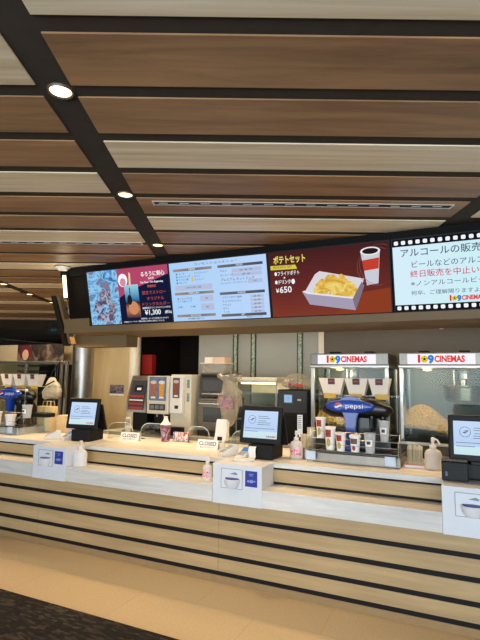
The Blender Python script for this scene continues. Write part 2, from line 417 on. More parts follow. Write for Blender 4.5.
# ------------------------------------------------------------------ menu board housing
HS = thing('menu_housing', 'long black overhead housing with beige fascia carrying four menu screens', 'sign housing', (-1.2, 3.9, 2.05))
def H(x): return x+1.2
MB().prism([(.035, .05), (-.112, .688), (.7, .688), (.7, .05)], H(-3.6), 2.75, 'yz').build('casing', M_CASE, HS)
MB().prism([(.06, .05), (-.05, .688), (.7, .688), (.7, .05)], H(-3.92), H(-3.602), 'yz').build('end_panel', plain('end_brown', '17110C', .8, spec=.1), HS)
MB().prism([(0, 0), (0, .066), (.69, .066), (.69, 0)], H(-3.95), 2.8, 'yz').build('fascia', M_BEIGE, HS)
MB().prism([(0, .067), (-.012, .15), (.02, .15), (.03, .067)], H(-3.95), H(-3.6), 'yz').build('fascia_end', M_BEIGE, HS)
MB().prism([(-.09, .60), (-.115, .688), (-.07, .688), (-.05, .60)], H(-3.95), H(-3.602), 'yz').build('top_rail', M_CASE, HS)
sf = MB(); sf.prism([(.2, -.12), (-.02, .42), (.03, .42), (.26, -.12)], H(-4.16), H(-4.10), 'yz'); sf.build('side_frame', M_BROWNP, HS)
sf = MB(); sf.prism([(.22, -.1), (0, .42), (.06, .42), (.3, -.1)], H(-4.095), H(-4.06), 'yz'); sf.build('side_strip', M_BEIGE, HS)
t = thing('tube_light', 'bright vertical tube lamp on the left end of the menu housing', 'lamp', (-3.85, 3.80, 2.40), (R(10), 0, 0))
MB().cyl((0, 0, .02), (0, 0, .255), .018).build('tube', emit('tube_glow', 'FFE9B8', 4), t)
mb = MB(); mb.box(-.016, .016, .015, .03, .0, .275, .002); mb.box(-.014, .014, -.012, .03, 0, .018, .002); mb.box(-.014, .014, -.012, .03, .257, .275, .002); mb.build('holder', M_STEELD, t)
mb = MB(); mb.cyl((0, .02, -.1), (0, .02, 0), .006); mb.cyl((0, .03, -.16), (0, .03, -.1), .012); mb.build('cable_joint', M_STEELD, t)
light('tube_lamp', 'POINT', (.0, -.06, .14), 1.2, (1, .85, .6), t, shadow_soft_size=.05)

# ------------------------------------------------------------------ menu screens
SW, SH = 1.0, .556
def screen(x, label, bgmat):
    t = thing('menu_screen', label, 'menu screen', (x, 3.90, 2.124), (R(103), 0, 0), 'overhead menu screens')
    mb = MB(); mb.box(-.012, SW+.012, -.008, SH+.012, -.03, -.001, .003); mb.build('bezel', M_BLACK, t)
    MB().quad((0, 0, 0), (SW, 0, 0), (SW, SH, 0), (0, SH, 0)).build('display', bgmat, t)
    return t
def flat(t, name, mat, polys, z):
    mb = MB()
    for p in polys: mb.quad(*[(a*SW, b*SH, z) for a, b in p])
    return mb.build(name, mat, t)
def oval(cx, cz, rx, rz, p=1.0, n=40):
    o = []
    for i in range(n):
        a = 2*PI*i/n; c, s_ = math.cos(a), math.sin(a); o.append((cx+rx*math.copysign(abs(c)**p, c), cz+rz*math.copysign(abs(s_)**p, s_)))
    return o
def rect(a0, a1, b0, b1): return ((a0, b0), (a1, b0), (a1, b1), (a0, b1))
def disc(cx, cy, rx, ry, n=28, a0=0, a1=2*PI): return tuple((cx+rx*math.cos(a0+(a1-a0)*i/n), cy+ry*math.sin(a0+(a1-a0)*i/n)) for i in range(n))
W_E = emit('screen_white', 'F4F6FA'); 
# 1: film drink holder advert
s1 = screen(-3.557, 'menu screen with blue film poster and 1,300 yen drink holder advert', emit('screen_navy', '141A38'))
flat(s1, 'poster_picture', art_emit('poster_art', [(.25, '1E406E'), (.38, '4A8CC8'), (.5, '9CD0F2'), (.58, '5C86B4'), (.66, '8A7080'), (.75, 'BFA6A8')], 7.5), [rect(0, .39, 0, 1)], .0006)
flat(s1, 'poster_figures', art_emit('poster_figs', [(.3, '2C3A5E'), (.45, '6A5A70'), (.55, 'A9A0B0'), (.68, '8FC0E6')], 16, seed=3), [disc(.21, .52, .075, .15), disc(.12, .33, .06, .12), disc(.29, .3, .05, .12), disc(.2, .14, .12, .09)], .001)
flat(s1, 'pink_banner', emit('banner_pink', 'B3476A'), [((.39, .47), (.5, .58), (1, .84), (1, 1), (.39, 1))], .0006)
flat(s1, 'emblem', W_E, [disc(.455, .79, .058, .12)], .001)
flat(s1, 'emblem_inner', emit('emblem_pink', 'D88AA4'), [disc(.455, .755, .036, .075)], .0014)
flat(s1, 'emblem_bar', emit('emblem_gold', 'E8C9A0'), [((.525, .69), (.55, .68), (.555, .90), (.535, .93))], .0012)
flat(s1, 'drink_holder_picture', grad_emit('holder_art', [(0, '3A2836'), (.25, 'B97A58'), (.45, '2B2630'), (.6, '3D87B4'), (1, '9CD0E4')], 1), [((.47, .1), (.64, .1), (.635, .7), (.465, .7))], .0012)
flat(s1, 'holder_shapes', emit('holder_orange', 'D08A62'), [disc(.56, .28, .06, .12)], .0016)
flat(s1, 'holder_shade', emit('holder_dark', '241E2C'), [disc(.52, .43, .03, .09), rect(.525, .535, .45, .65)], .0018)
lettering('lettering', [('るろうに剣心', .052, .82, .86*SH, 'CENTER', .001, .28), ('最終章', .024, .8, .785*SH, 'CENTER'), ('The Final / The Beginning', .026, .8, .72*SH, 'CENTER', .0004, .27),
    ('¥1,300', .068, .69, .18*SH, 'LEFT', .001), ('(税込)', .03, .925, .175*SH, 'LEFT', .0006), ('劇場限定オリジナルドリンク付き', .022, .83, .262*SH, 'CENTER'), ('数量限定・なくなり次第終了となります', .018, .8, .075*SH, 'CENTER'), ('※写真はイメージです。実際の商品とは異なる場合がございます。', .017, .42, .03*SH, 'LEFT')], W_E, s1, Matrix.Translation((0, 0, .002)))
lettering('red_lettering', [('数量限定', .026, .8, .645*SH, 'CENTER', .0006), ('限定でストロー', .04, .82, .53*SH, 'CENTER', 0, .28), ('オリジナル', .04, .83, .425*SH, 'CENTER', 0, .20), ('ドリンクホルダー', .04, .825, .325*SH, 'CENTER', 0, .32)], emit('screen_red', 'C2564E'), s1, Matrix.Translation((0, 0, .002)))
# 2: price list
s2 = screen(-2.538, 'pale blue menu screen listing prices in two columns', grad_emit('screen_pale', [(0, 'A9D2F8'), (1, 'BCD6FA')], 0))
M_BAR = emit('bar_grey', '5A5A66'); M_BARB = emit('bar_tan', 'B79E90'); M_TXT = emit('menu_text', '44506A'); M_BOX = emit('menu_box', 'B4BFDC')
bars = [(.04, .46, .87), (.52, .965, .87), (.04, .46, .47), (.52, .965, .425), (.04, .46, .09), (.52, .965, .065)]
flat(s2, 'heading_bars', grad_emit('bar_fade', [(0, 'A98F82'), (.25, '70707A'), (.45, '9A8A84'), (.55, '6A6A76'), (1, '4A4E5C')], 0), [rect(a, b, c-.022, c+.022) for a, b, c in bars], .0008)
for q in [rect(.05, .45, .52, .61), rect(.31, .45, .32, .42), rect(.31, .45, .17, .28), rect(.66, .95, .755, .815), rect(.66, .95, .69, .745), rect(.81, .95, .565, .63)]+[rect(.82, .95, .33-.06*i, .375-.06*i) for i in range(5)]: flat(s2, 'price_box', M_BOX, [q], .0008)
flat(s2, 'icons', emit('icon_green', '3E8F86'), [rect(.07, .085, .79-.05*i, .82-.05*i) for i in range(4)], .001)
flat(s2, 'icons_warm', emit('icon_yellow', 'E2C052'), [rect(.235, .255, .67, .75)], .001)
lettering('lettering', [('DRINK', .024, .25, .87*SH, 'CENTER'), ('FOOD', .024, .74, .87*SH, 'CENTER'), ('POPCORN', .024, .25, .47*SH, 'CENTER'), ('SNACK', .024, .74, .425*SH, 'CENTER'), ('ALCOHOL', .024, .25, .09*SH, 'CENTER'), ('SET', .024, .74, .065*SH, 'CENTER')], W_E, s2, Matrix.Translation((0, 0, .0016)))
lettering('small_print', [('コンセッションメニュー', .026, .5, .945*SH, 'CENTER', 0, .45)]+
    [(w, .022, .095, (.805-.05*i)*SH) for i, w in enumerate(('コーラ', 'メロンソーダ', 'ウーロン茶', 'オレンジ'))]+[(w, .022, .265, (.80-.055*i)*SH) for i, w in enumerate(('アイスコーヒー', 'ホット', 'ジンジャー'))]+
    [('S 300  M 350  L 400', .02, .25, .565*SH, 'CENTER'), ('塩・キャラメル', .024, .06, .38*SH), ('ハーフ&ハーフ', .024, .06, .335*SH), ('S 380', .022, .06, .24*SH), ('M 480', .022, .2, .24*SH), ('チキン', .024, .54, .79*SH), ('ホットドッグ', .022, .54, .72*SH), ('プレミアム ホットドッグ', .03, .54, .645*SH), ('チュリトス・アイスクリーム', .02, .54, .59*SH)]+
    [(w, .022, .54, (.355-.06*i)*SH) for i, w in enumerate(('フライドポテト塩味', 'チョコクロワッサン', 'ナチョス', 'ポテト', 'アイス'))]+[('380  450', .018, .885, (.352-.06*i)*SH, 'CENTER') for i in range(5)]+[('500', .02, .38, .37*SH, 'CENTER'), ('600', .02, .38, .225*SH, 'CENTER'), ('350   400   450', .02, .8, .785*SH, 'CENTER'), ('400   450', .02, .8, .717*SH, 'CENTER'), ('550', .02, .88, .597*SH, 'CENTER'), ('表示価格は税込です', .02, .25, .035*SH, 'CENTER'), ('写真はイメージです', .018, .85, .025*SH, 'CENTER')], M_TXT, s2, Matrix.Translation((0, 0, .0012)))
# 3: potato set
s3 = screen(-1.513, 'dark red menu screen showing potato set for 650 yen', grad_emit('screen_maroon', [(0, '7E3A2C'), (.35, '6A2C28'), (1, '452022')], 1))
flat(s3, 'table_glow', emit('table_glow', '8A3C24'), [((.55, 0), (1, 0), (1, .35), (.75, .3))], .0004)
flat(s3, 'box_back', emit('box_white', 'D9D5DE'), [((.30, .36), (.40, .62), (.78, .42), (.70, .16)), ((.40, .62), (.44, .66), (.80, .50), (.78, .40))], .0008)
wed = MB()
for a, b, l, h, rot in ((.43, .43, .16, .07, 60), (.50, .46, .18, .075, 75), (.57, .47, .17, .07, 110), (.63, .46, .17, .07, 100), (.69, .41, .16, .065, 130), (.55, .38, .18, .08, 120), (.47, .36, .15, .07, 50), (.62, .35, .17, .08, 140), (.69, .33, .13, .07, 160), (.66, .27, .17, .06, 175), (.54, .31, .14, .06, 70)):
    c, sn = math.cos(R(rot)), math.sin(R(rot)); pts = []
    for q in disc(0, 0, l/2, h/2, 18):
        pts.append(((a+q[0]*c-q[1]*sn)*SW, b*SH+(q[0]*sn+q[1]*c)*SW*.9, .0012+.0004*random.random()))
    wed.quad(*pts)
wed.build('potato_wedges', art_emit('wedge_art', [(.3, 'C88E2C'), (.5, 'E2BC54'), (.7, 'F2DE8A')], 12), s3)
flat(s3, 'box_front', emit('box_lilac', 'A59CB4'), [((.28, .37), (.34, .17), (.72, .05), (.70, .22), (.33, .33))], .002)
flat(s3, 'box_side', emit('box_grey', '7C7388'), [((.72, .05), (.80, .40), (.78, .46), (.70, .22))], .002)
flat(s3, 'box_lip', emit('box_lip', 'E6E2EA'), [((.28, .37), (.33, .33), (.70, .22), (.71, .24), (.34, .355), (.30, .385))], .0024)
flat(s3, 'cup_picture', emit('cup_white', 'C9CDD8'), [((.785, .86), (.935, .89), (.91, .42), (.82, .40))], .0008)
flat(s3, 'cup_band', emit('cup_red', 'C2402E'), [((.793, .76), (.927, .785), (.918, .63), (.803, .61))], .0012)
flat(s3, 'cup_lid', emit('cup_lid', 'E8E8EE'), [disc(.86, .885, .078, .06)], .0012)
flat(s3, 'cup_cola', emit('cup_cola', '2A1A1A'), [disc(.86, .885, .062, .042)], .0016)
ring = MB()
for (cx, cy, r_) in ((.9, .66, .15), (.93, .68, .16)):
    pts = [(cx+r_*math.cos(R(a)), cy*SH+r_*math.sin(R(a))*1.0, .001) for a in range(60, 280, 8)]
    for p, q in zip(pts[:-1], pts[1:]):
        if p[0] < SW-.005 and q[0] < SW-.005: ring.quad(p, q, (q[0]+.003, q[1]+.002, q[2]), (p[0]+.003, p[1]+.002, p[2]))
ring.build('swirl', emit('swirl', '8A5A50'), s3)
flat(s3, 'yellow_banner', emit('banner_yellow', 'D8CC4A'), [((.01, .80), (.235, .79), (.25, .725), (.01, .735))], .001)
lettering('yellow_lettering', [('ポテトセット', .072, .04, .87*SH, 'LEFT', .002, .285)], emit('text_yellow', 'E6DC6A'), s3, Matrix.Translation((0, 0, .0014)))
lettering('banner_lettering', [('POTATO SET', .028, .035, .765*SH, 'LEFT', 0, .17)], emit('text_dark', '5A3A20'), s3, Matrix.Translation((0, 0, .0016)))
lettering('lettering', [('●フライドポテト', .042,   .04, .665*SH, 'LEFT', .0004, .225), ('+', .035, .13, .60*SH, 'CENTER', .0008), ('●ドリンクⓂ', .042, .04, .535*SH, 'LEFT', .0008, .18), ('¥', .05, .045, .405*SH, 'LEFT', .0006), ('650', .074, .078, .415*SH, 'LEFT', .001)], W_E, s3, Matrix.Translation((0, 0, .0014)))
# 4: alcohol notice
s4 = screen(-.483, 'white film strip framed menu screen about alcohol sales, partly out of frame', grad_emit('screen_ice', [(0, 'D6EEFA'), (1, 'C6F0F4')], 0))
flat(s4, 'film_border', emit('film_black', '14161C'), [rect(0, 1, .9, 1), rect(0, 1, 0, .09)], .0006)
holes = MB()
for i in range(19):
    for b in (.925, .02): holes.quad(*[(x*SW, z*SH, .001) for x, z in oval(.028+.0525*i, b+.026, .0155, .027, .5, 16)])
holes.build('film_holes', W_E, s4)
lettering('lettering', [('アルコールの販売について', .068, .05, .80*SH, 'LEFT', .0006, .84), ('ビールなどのアルコール飲料は', .055, .125, .635*SH, 'LEFT', .0002, .78), ('※ノンアルコールビールは販売中', .046, .12, .375*SH, 'LEFT', 0, .78), ('何卒、ご理解賜りますようお願いします', .038, .12, .245*SH, 'LEFT', 0, .78)], emit('notice_grey', '4A5568'), s4, Matrix.Translation((0, 0, .0012)))
lettering('red_lettering', [('終日販売を中止いたします。', .058, .12, .505*SH, 'LEFT', .0003, .74)], emit('notice_red', 'D2335A'), s4, Matrix.Translation((0, 0, .0012)))

def cinema_logo(parent, M, h, z=.001):
    """the 109 CINEMAS word mark, about 6.2 h wide, baseline centre at the matrix origin"""
    lettering('logo_red', [('1', h*1.2, -2.5*h, 0, 'CENTER', h*.09), ('CINEMAS', h*1.05, -.72*h, -.02*h, 'LEFT', h*.045, 3.4*h)], emit('logo_red', 'E03528'), parent, M @ Matrix.Translation((0, 0, z)))
    lettering('logo_blue', [('9', h*1.3, -1.12*h, -.08*h, 'CENTER', h*.08)], emit('logo_blue', '2F7FD8'), parent, M @ Matrix.Translation((0, 0, z)))
    a = MB(); a.quad(*[(h*(-1.86+.42*math.cos(R(q))), h*(.0+.45*math.sin(R(q))), z) for q in range(0, 360, 20)]); o = a.build('logo_yellow', emit('logo_yellow', 'F2CB24'), parent)
    b = MB(); b.quad(*[(h*(-1.86+.15*math.cos(R(q))), h*.15*math.sin(R(q)), z*1.6) for q in range(0, 360, 30)])
    for k in range(5): b.quad(*[(h*(-1.86+.29*math.cos(R(72*k+90))+.06*math.cos(R(q))), h*(.29*math.sin(R(72*k+90))+.06*math.sin(R(q))), z*1.6) for q in range(0, 360, 45)])
    p = b.build('logo_reel', emit('logo_black', '2A2418'), parent)
    for q in (o, p): q.data.transform(M)
cinema_logo(s4, Matrix.Translation((.505, .15*SH, 0)), .043, .0014)

#@@TILLS
# ------------------------------------------------------------------ tills
M_DISP = grad_emit('till_display', [(0, 'CBE6EC'), (.24, 'CFEAF0'), (.26, 'BBD3F4'), (1, 'C6DCFA')], 1)
M_INK = emit('till_ink', '4A5878')
def till(loc, label, rot=0, base=True, receipt=False, logo=True):
    t = thing('till', label, 'till', loc, (0, 0, rot), 'touch screen tills')
    tilt = Matrix.Translation((0, -.1, .125)) @ Matrix.Rotation(R(-10), 4, 'X')
    mb = MB(); mb.box(-.19, .19, 0, .028, 0, .32, .012, M=tilt, seg=3); fr = mb.build('screen', M_BLACKP, t)
    P = tilt @ Matrix.Translation((0, -.0008, 0)) @ FACE
    d = MB(); d.quad((-.155, .045, 0), (.155, .045, 0), (.155, .275, 0), (-.155, .275, 0)); d.bm.transform(P); d.build('display', M_DISP, fr)
    k = MB()
    for r_, wd in ((.036, .003),):
        pts = [(-.08+r_*math.cos(R(a)), .20+r_*math.sin(R(a))) for a in range(0, 361, 12)]; pi = [(-.08+(r_-wd)*math.cos(R(a)), .20+(r_-wd)*math.sin(R(a))) for a in range(0, 361, 12)]
        for i in range(len(pts)-1): k.quad((*pts[i], .001), (*pts[i+1], .001), (*pi[i+1], .001), (*pi[i], .001))
    k.quad((-.1, .197, .001), (-.083, .2, .001), (-.066, .197, .001), (-.083, .19, .001)); k.quad((-.083, .203, .001), (-.06, .203, .001), (-.06, .212, .001), (-.083, .209, .001))
    for y, x0, x1 in ((.228, -.025, .065), (.212, -.025, .085), (.19, -.02, .05), (.174, -.03, .09), (.158, -.03, .09), (.125, -.14, .13), (.1, -.14, -.02)): k.quad((x0, y, .001), (x1, y, .001), (x1, y+.0035, .001), (x0, y+.0035, .001))
    k.bm.transform(P); k.build('display_mark', M_INK, fr)
    if logo: cinema_logo(fr, P @ Matrix.Translation((.1, .062, 0)), .0165)
    r2 = Matrix.Translation((0, .09, .1)) @ Matrix.Rotation(R(20), 4, 'X')
    bx(-.17, .19, 0, .025, 0, .29, .008, M=r2).build('rear_screen', M_BLACKP, t)
    MB().prism([(-.08, .1), (.1, .1), (.085, .25), (-.03, .27), (-.075, .2)], -.05, .05, 'yz', .006).build('neck', M_BLACKP, t)
    if base:
        bx(-.09, .13, -.13, .13, .0, .12, .008).build('printer_base', M_BLACK, t)
        if receipt:
            mb = MB(); pts = [(.0, -.134, .105), (.0, -.15, .098), (.0, -.158, .07), (.0, -.15, .02), (.0, -.17, .004)]
            for a, b in zip(pts[:-1], pts[1:]): mb.quad((-.075, a[1], a[2]), (-.01, a[1], a[2]), (-.01, b[1], b[2]), (-.075, b[1], b[2]))
            mb.build('receipt', M_PAPER, t)
    else:
        bx(-.1, .1, -.08, .12, 0, .11, .01).build('foot', M_BLACKP, t)
    return t
till((-1.615, 3.945, ZT), 'black touch screen till with white receipt beside a sanitiser bottle', receipt=True)
till((-3.70, 4.04, ZT), 'black touch screen till farthest left, beyond the glass partition end', R(8))
till((.055, 3.85, ZT), 'black touch screen till cut off by the right edge', base=False)
t = thing('receipt_printer', 'black box receipt printer left of the right hand till', 'printer', (-.098, 3.74, ZT))
bx(-.083, .083, -.065, .085, .0, .125, .006).build('body', M_BLACKP, t); bx(-.083, .083, -.06, .09, .126, .143, .006).build('lid', plain('printer_brown', '4A4038', .4), t)
bx(-.05, .055, -.068, -.064, .085, .092).build('paper_slot', plain('slot_black', '060606', .6), t); bx(-.06, -.045, -.067, -.064, .03, .06, .001).build('button', plain('button_blue', '4A5C86', .4), t)

# card readers
def reader(loc, label, rot, pad='A8C4E8'):
    t = thing('card_reader', label, 'card reader', loc, (0, 0, rot), 'card readers on the counter')
    MB().prism([(-.085, 0), (.085, 0), (.085, .022), (.02, .03), (-.085, .07)][::-1], -.045, .045, 'yz', .006).build('body', M_PLW, t)
    Mx = Matrix.Translation((0, .0, .0535)) @ Matrix.Rotation(R(-21), 4, 'X')
    return t
def wedge_reader(loc, label, rot, col='8FB2DC'):
    t = thing('card_reader', label, 'card reader', loc, (0, 0, rot), 'card readers on the counter')
    MB().prism([(-.09, 0), (.08, 0), (.08, .085), (.05, .09), (-.09, .025)], -.042, .042, 'yz', .006).build('body', M_PLW, t)
    M2 = Matrix.Translation((0, -.02, .0575)) @ Matrix.Rotation(R(25), 4, 'X')
    bx(-.032, .032, .0, .058, 0, .004, .001, M=M2).build('display', emit('reader_blue_'+col, col, .7), t)
    mb = MB()
    for i in range(3):
        for j in range(3): mb.box(-.03+i*.022, -.014+i*.022, -.062+j*.019, -.048+j*.019, 0, .004, .001, M=M2)
    mb.build('keys', plain('key_grey', '9EA3AA', .5), t)
    return t
wedge_reader((-1.92, 3.88, ZT), 'white card reader lying beside the right CLOSED sign', R(-35), 'C8CEDA')
wedge_reader((-1.735, 3.83, ZT), 'white card reader with light blue screen below the middle till screen', R(-10), '6FA0E0')
wedge_reader((-4.06, 3.93, ZT), 'white card reader left of the far till, nearer the paper bag', R(-40), 'C8CEDA')
wedge_reader((-3.86, 3.97, ZT), 'white card reader with blue screen against the far till', R(-15), '7FB0E0')
t = thing('cash_tray', 'small white coin tray on the middle counter box', 'tray', (-1.69, 3.68, ZT))
MB().lathe([(0, 0), (.075, 0), (.09, .018), (.086, .018), (.072, .005), (0, .005)], 0, 0, 0, 28, 1.15, .6).build('dish', M_PLW, t)
t = thing('payment_terminal', 'tall white terminal on a stand behind the right CLOSED sign', 'card reader', (-2.13, 4.15, ZT))
MB().cyl((.0, .03, 0), (0, .03, .1), .016).build('stem', M_PLW, t)
MB().prism([(-.05, .08), (.05, .08), (.06, .26), (.0, .285), (-.02, .18)], -.06, .055, 'yz', .008).build('head', M_PLW, t)
bx(-.05, .06, -.04, .07, 0, .015, .004).build('foot', M_PLW, t); bx(-.02, .03, -.054, -.048, .09, .125, .002).build('reader_slot', M_BLACKP, t)

# ------------------------------------------------------------------ signs and loose things on the counter
def closed(loc, label, rot):
    t = thing('closed_sign', label, 'sign', loc, (0, 0, rot), 'CLOSED signs')
    MB().prism([(-.035, 0), (-.03, .0), (.0, .083), (-.004, .088)], -.11, .11, 'yz').build('front_plate', M_PAPER, t)
    MB().prism([(.035, 0), (.03, .0), (-.003, .083), (.0015, .088)], -.108, .108, 'yz').build('rear_plate', M_PAPER, t)
    M2 = Matrix.Translation((0, -.0365, 0)) @ Matrix.Rotation(R(-20), 4, 'X') @ FACE
    lettering('lettering', [('CLOSED', .05, 0, .056, 'CENTER', .0008, .18), ('他のレジをご利用ください', .016, 0, .022, 'CENTER', 0, .15)], plain('sign_ink', '3A3A40', .6), t, M2)
closed((-3.25, 4.22, ZT), 'white CLOSED tent sign nearer the far left till', R(6))
closed((-2.25, 4.11, ZT), 'white CLOSED tent sign left of the middle till', R(2))
def acr_arc(x, y, label, rot=0, w=.30, h=.17):
    t = thing('counter_divider', label, 'divider', (x, y, ZT), (0, 0, rot), 'low clear dividers on the counter')
    pts = [(-w/2, .008)]+[(-w/2+.09-.09*math.cos(R(a)), h-.09+.09*math.sin(R(a))) for a in range(0, 91, 10)]+[(w/2-.09+.09*math.sin(R(a)), h-.09+.09*math.cos(R(a))) for a in range(0, 91, 10)]+[(w/2, .008)]
    MB().prism(pts, -.002, .002, 'xz').build('panel', M_ACR, t)
    MB().tube([(a, 0, max(c, .003)) for a, c in pts], .0035, 6).build('rim', M_PLW if 0 else plain('acrylic_edge', 'C9D2CE', .2), t)
    mb = MB(); mb.box(-w/2, -w/2+.05, -.035, .035, 0, .006, .002); mb.box(w/2-.05, w/2, -.035, .035, 0, .006, .002); mb.build('feet', M_ACR, t)
acr_arc(-3.47, 4.32, 'clear rounded divider between the far till and the left CLOSED sign', R(10))
acr_arc(-3.10, 4.42, 'clear rounded divider just behind the left CLOSED sign', R(10))
acr_arc(-2.53, 4.40, 'clear rounded divider between the leaflets and the right CLOSED sign', R(8), .24)
acr_arc(-1.98, 4.28, 'clear rounded divider behind the card reader left of the middle till', R(8), .2)

def pump_bottle(loc, label, h, w, body, lab=None, sign=False):
    t = thing('pump_bottle', label, 'bottle', loc, group='pump bottles')
    b = h*.66
    MB().lathe([(0, 0), (w*.46, 0), (w*.5, .01), (w*.5, b*.72), (w*.42, b*.88), (w*.2, b*.97), (w*.18, b), (0, b)], n=24, sy=.8).build('body', body, t)
    p = MB(); p.lathe([(0, b), (w*.2, b), (w*.2, b+.02), (w*.09, b+.026), (w*.08, h-.03), (0, h-.03)], n=16)
    p.tube([(0, 0, h-.025), (w*.1, -w*.12, h-.012), (w*.28, -w*.32, h-.016), (w*.42, -w*.45, h-.045)], .007)
    p.cyl((0, 0, h-.035), (0, 0, h-.004), w*.13, w*.1, 14); p.build('pump', M_PLW, t)
    if lab: MB().lathe([(w*.505, b*.2), (w*.505, b*.66)], n=14, sy=.81, a0=R(215), a1=R(325)).build('label', lab, t)
    return t
def label_mat(nm, c):
    return art_emit(nm, [(.35, c), (.5, 'F2E6E6'), (.6, c)], 40, em=False)
M_LBL = label_mat('pink_label', 'D8405E')
t = pump_bottle((-1.345, 4.03, ZT), 'clear hand sanitiser bottle with pink label right of the middle till', .235, .115, M_BOTTLE, M_LBL)
mb = MB(); mb.box(-.002, .045, .028, .032, .20, .365, .001); c = mb.build('notice_card', M_PAPER, t)
mb = MB()
for i in range(7): mb.box(.006, .036, .0265, .028, .25+i*.016, .257+i*.016)
mb.build('print', plain('faint_ink', '8C8C8C', .6), c)
pump_bottle((-.255, 4.05, ZT), 'milky white pump bottle left of the right hand till', .245, .125, M_BOTTLE)
pump_bottle((-1.98, 3.61, .745), 'small sanitiser bottle with pink label on the low ledge left of middle box', .205, .085, M_BOTTLE, M_LBL)
t = pump_bottle((-3.36, 3.61, .745), 'white pump bottle on the low ledge beside the left counter box', .235, .14, plain('opaque_white_plastic', 'E6E4E2', .35, var=.02))

# straw box with wrapped straws
t = thing('straw_box', 'clear straw holder with paper straws and pink base left of a pump bottle', 'straw holder', (-.39, 4.10, ZT))
mb = MB(); mb.box(-.06, .06, -.05, -.048, .025, .14); mb.box(-.06, .06, .048, .05, .025, .14); mb.box(-.062, -.06, -.05, .05, .025, .14); mb.box(.06, .062, -.05, .05, .025, .14); mb.build('clear_box', M_ACR, t)
bx(-.08, .08, -.06, .06, 0, .024, .003).build('base', plain('pink_base', 'E8A8B8', .4), t)
mb = MB(); mb.box(-.07, .07, -.0625, -.0605, .004, .02); mb.build('base_label', M_PAPER, t)
for q in range(26):
    x = -.052+.104*(q % 9)/8+random.uniform(-.003, .003); y = -.03+.03*(q//9)+random.uniform(-.004, .004); hh = .165+random.uniform(-.008, .012)
    if q % 9 in (3, 4) and q//9 == 0: hh -= .02
    s_ = tag(MB().cyl((x, y, .0255), (x+random.uniform(-.002, .002), y, hh), .0045, n=8).build('paper_straw', M_CREAMP if q % 3 else M_TAN), 'paper wrapped straw standing in the clear straw holder', 'straw', 'straws in the holder')
    s_.location = t.location

# colourful cup with white whipped top and leaflets
M_FLOR = art_emit('cup_print', [(.3, '4A1018'), (.44, '98262A'), (.53, '5C86AA'), (.6, 'B8A8A0'), (.7, '2A1A2A')], 14, em=False)
t = thing('printed_cup', 'red and blue printed cup with pale straw behind the dividers', 'cup', (-2.905, 4.36, ZT))
MB().lathe([(0, 0), (.042, 0), (.058, .17), (.061, .175), (.054, .175), (.04, .006), (0, .006)], n=26).build('cup', M_FLOR, t)
MB().lathe([(.06, .176), (.05, .186), (.03, .21), (.018, .25), (.022, .26), (0, .262)], n=20).build('lid', M_PLW, t)
t = thing('leaflet_holder', 'small red and white leaflets standing beside the printed cup', 'leaflets', (-2.745, 4.42, ZT))
mb = MB()
for i, x in enumerate((-.07, -.005, .06)): mb.box(x-.03, x+.03, -.012+.004*i, -.008+.004*i, .003, .10, M=Matrix.Rotation(R(-8), 4, 'X'))
mb.build('leaflet', art_emit('leaflet_print', [(.35, 'C23A3A'), (.48, 'E8E2DC'), (.56, '3C5A86'), (.7, '8A2A30')], 18, em=False), t)
MB().prism([(-.03, 0), (.05, 0), (.05, .004), (.02, .004), (.012, .08), (.006, .08), (.01, .004), (-.03, .004)], -.1, .1, 'yz').build('rack', M_ACR, t)

t = thing('card_stand', 'thin upright pale card stand between the far till and left CLOSED sign', 'card stand', (-3.47, 4.45, ZT))
bx(-.035, .035, -.003, .003, .006, .22, .001).build('card', plain('card_beige', 'D8D0C0', .6), t); bx(-.028, .028, -.0045, -.0032, .13, .2).build('print', plain('card_grey', '9A948A', .6), t); bx(-.04, .04, -.03, .03, 0, .0055, .002).build('foot', M_ACR, t)
#@@POPCORN
# ------------------------------------------------------------------ popcorn machines
M_POP = art_emit('popcorn', [(.32, 'A87420'), (.5, 'DDAF55'), (.68, 'EBD596')], 45, em=False)
M_SIGN = emit('marquee_white', 'F6F2FF', 1.05)
def kettle(p, x, y, z):
    k = MB(); k.lathe([(0, -.1), (.14, -.1), (.16, -.085), (.168, .03), (.18, .04), (.18, .05), (.166, .05), (.158, .04), (.15, -.07), (0, -.085)], x, y, z, 32); kt = k.build('kettle', plain('kettle_steel', '8E8068', .3, 1, var=.1, scale=12), p)
    k = MB(); k.cyl((x, y, z+.02), (x, y, z+.195), .028); k.box(x-.035, x+.035, y-.045, y+.04, z+.10, z+.19, .01); k.cyl((x-.08, y+.02, z), (x-.08, y+.02, z+.195), .01); k.build('kettle_hanger', M_STEEL, p)
    k = MB(); k.tube([(x-.175, y, z+.045), (x-.205, y, z+.06), (x-.22, y, z+.05)], .008); k.tube([(x-.07, y-.08, z-.1), (x-.03, y-.1, z-.125), (x+.05, y-.1, z-.13), (x+.1, y-.08, z-.1)], .007); k.build('kettle_handle', M_STEELD, p)
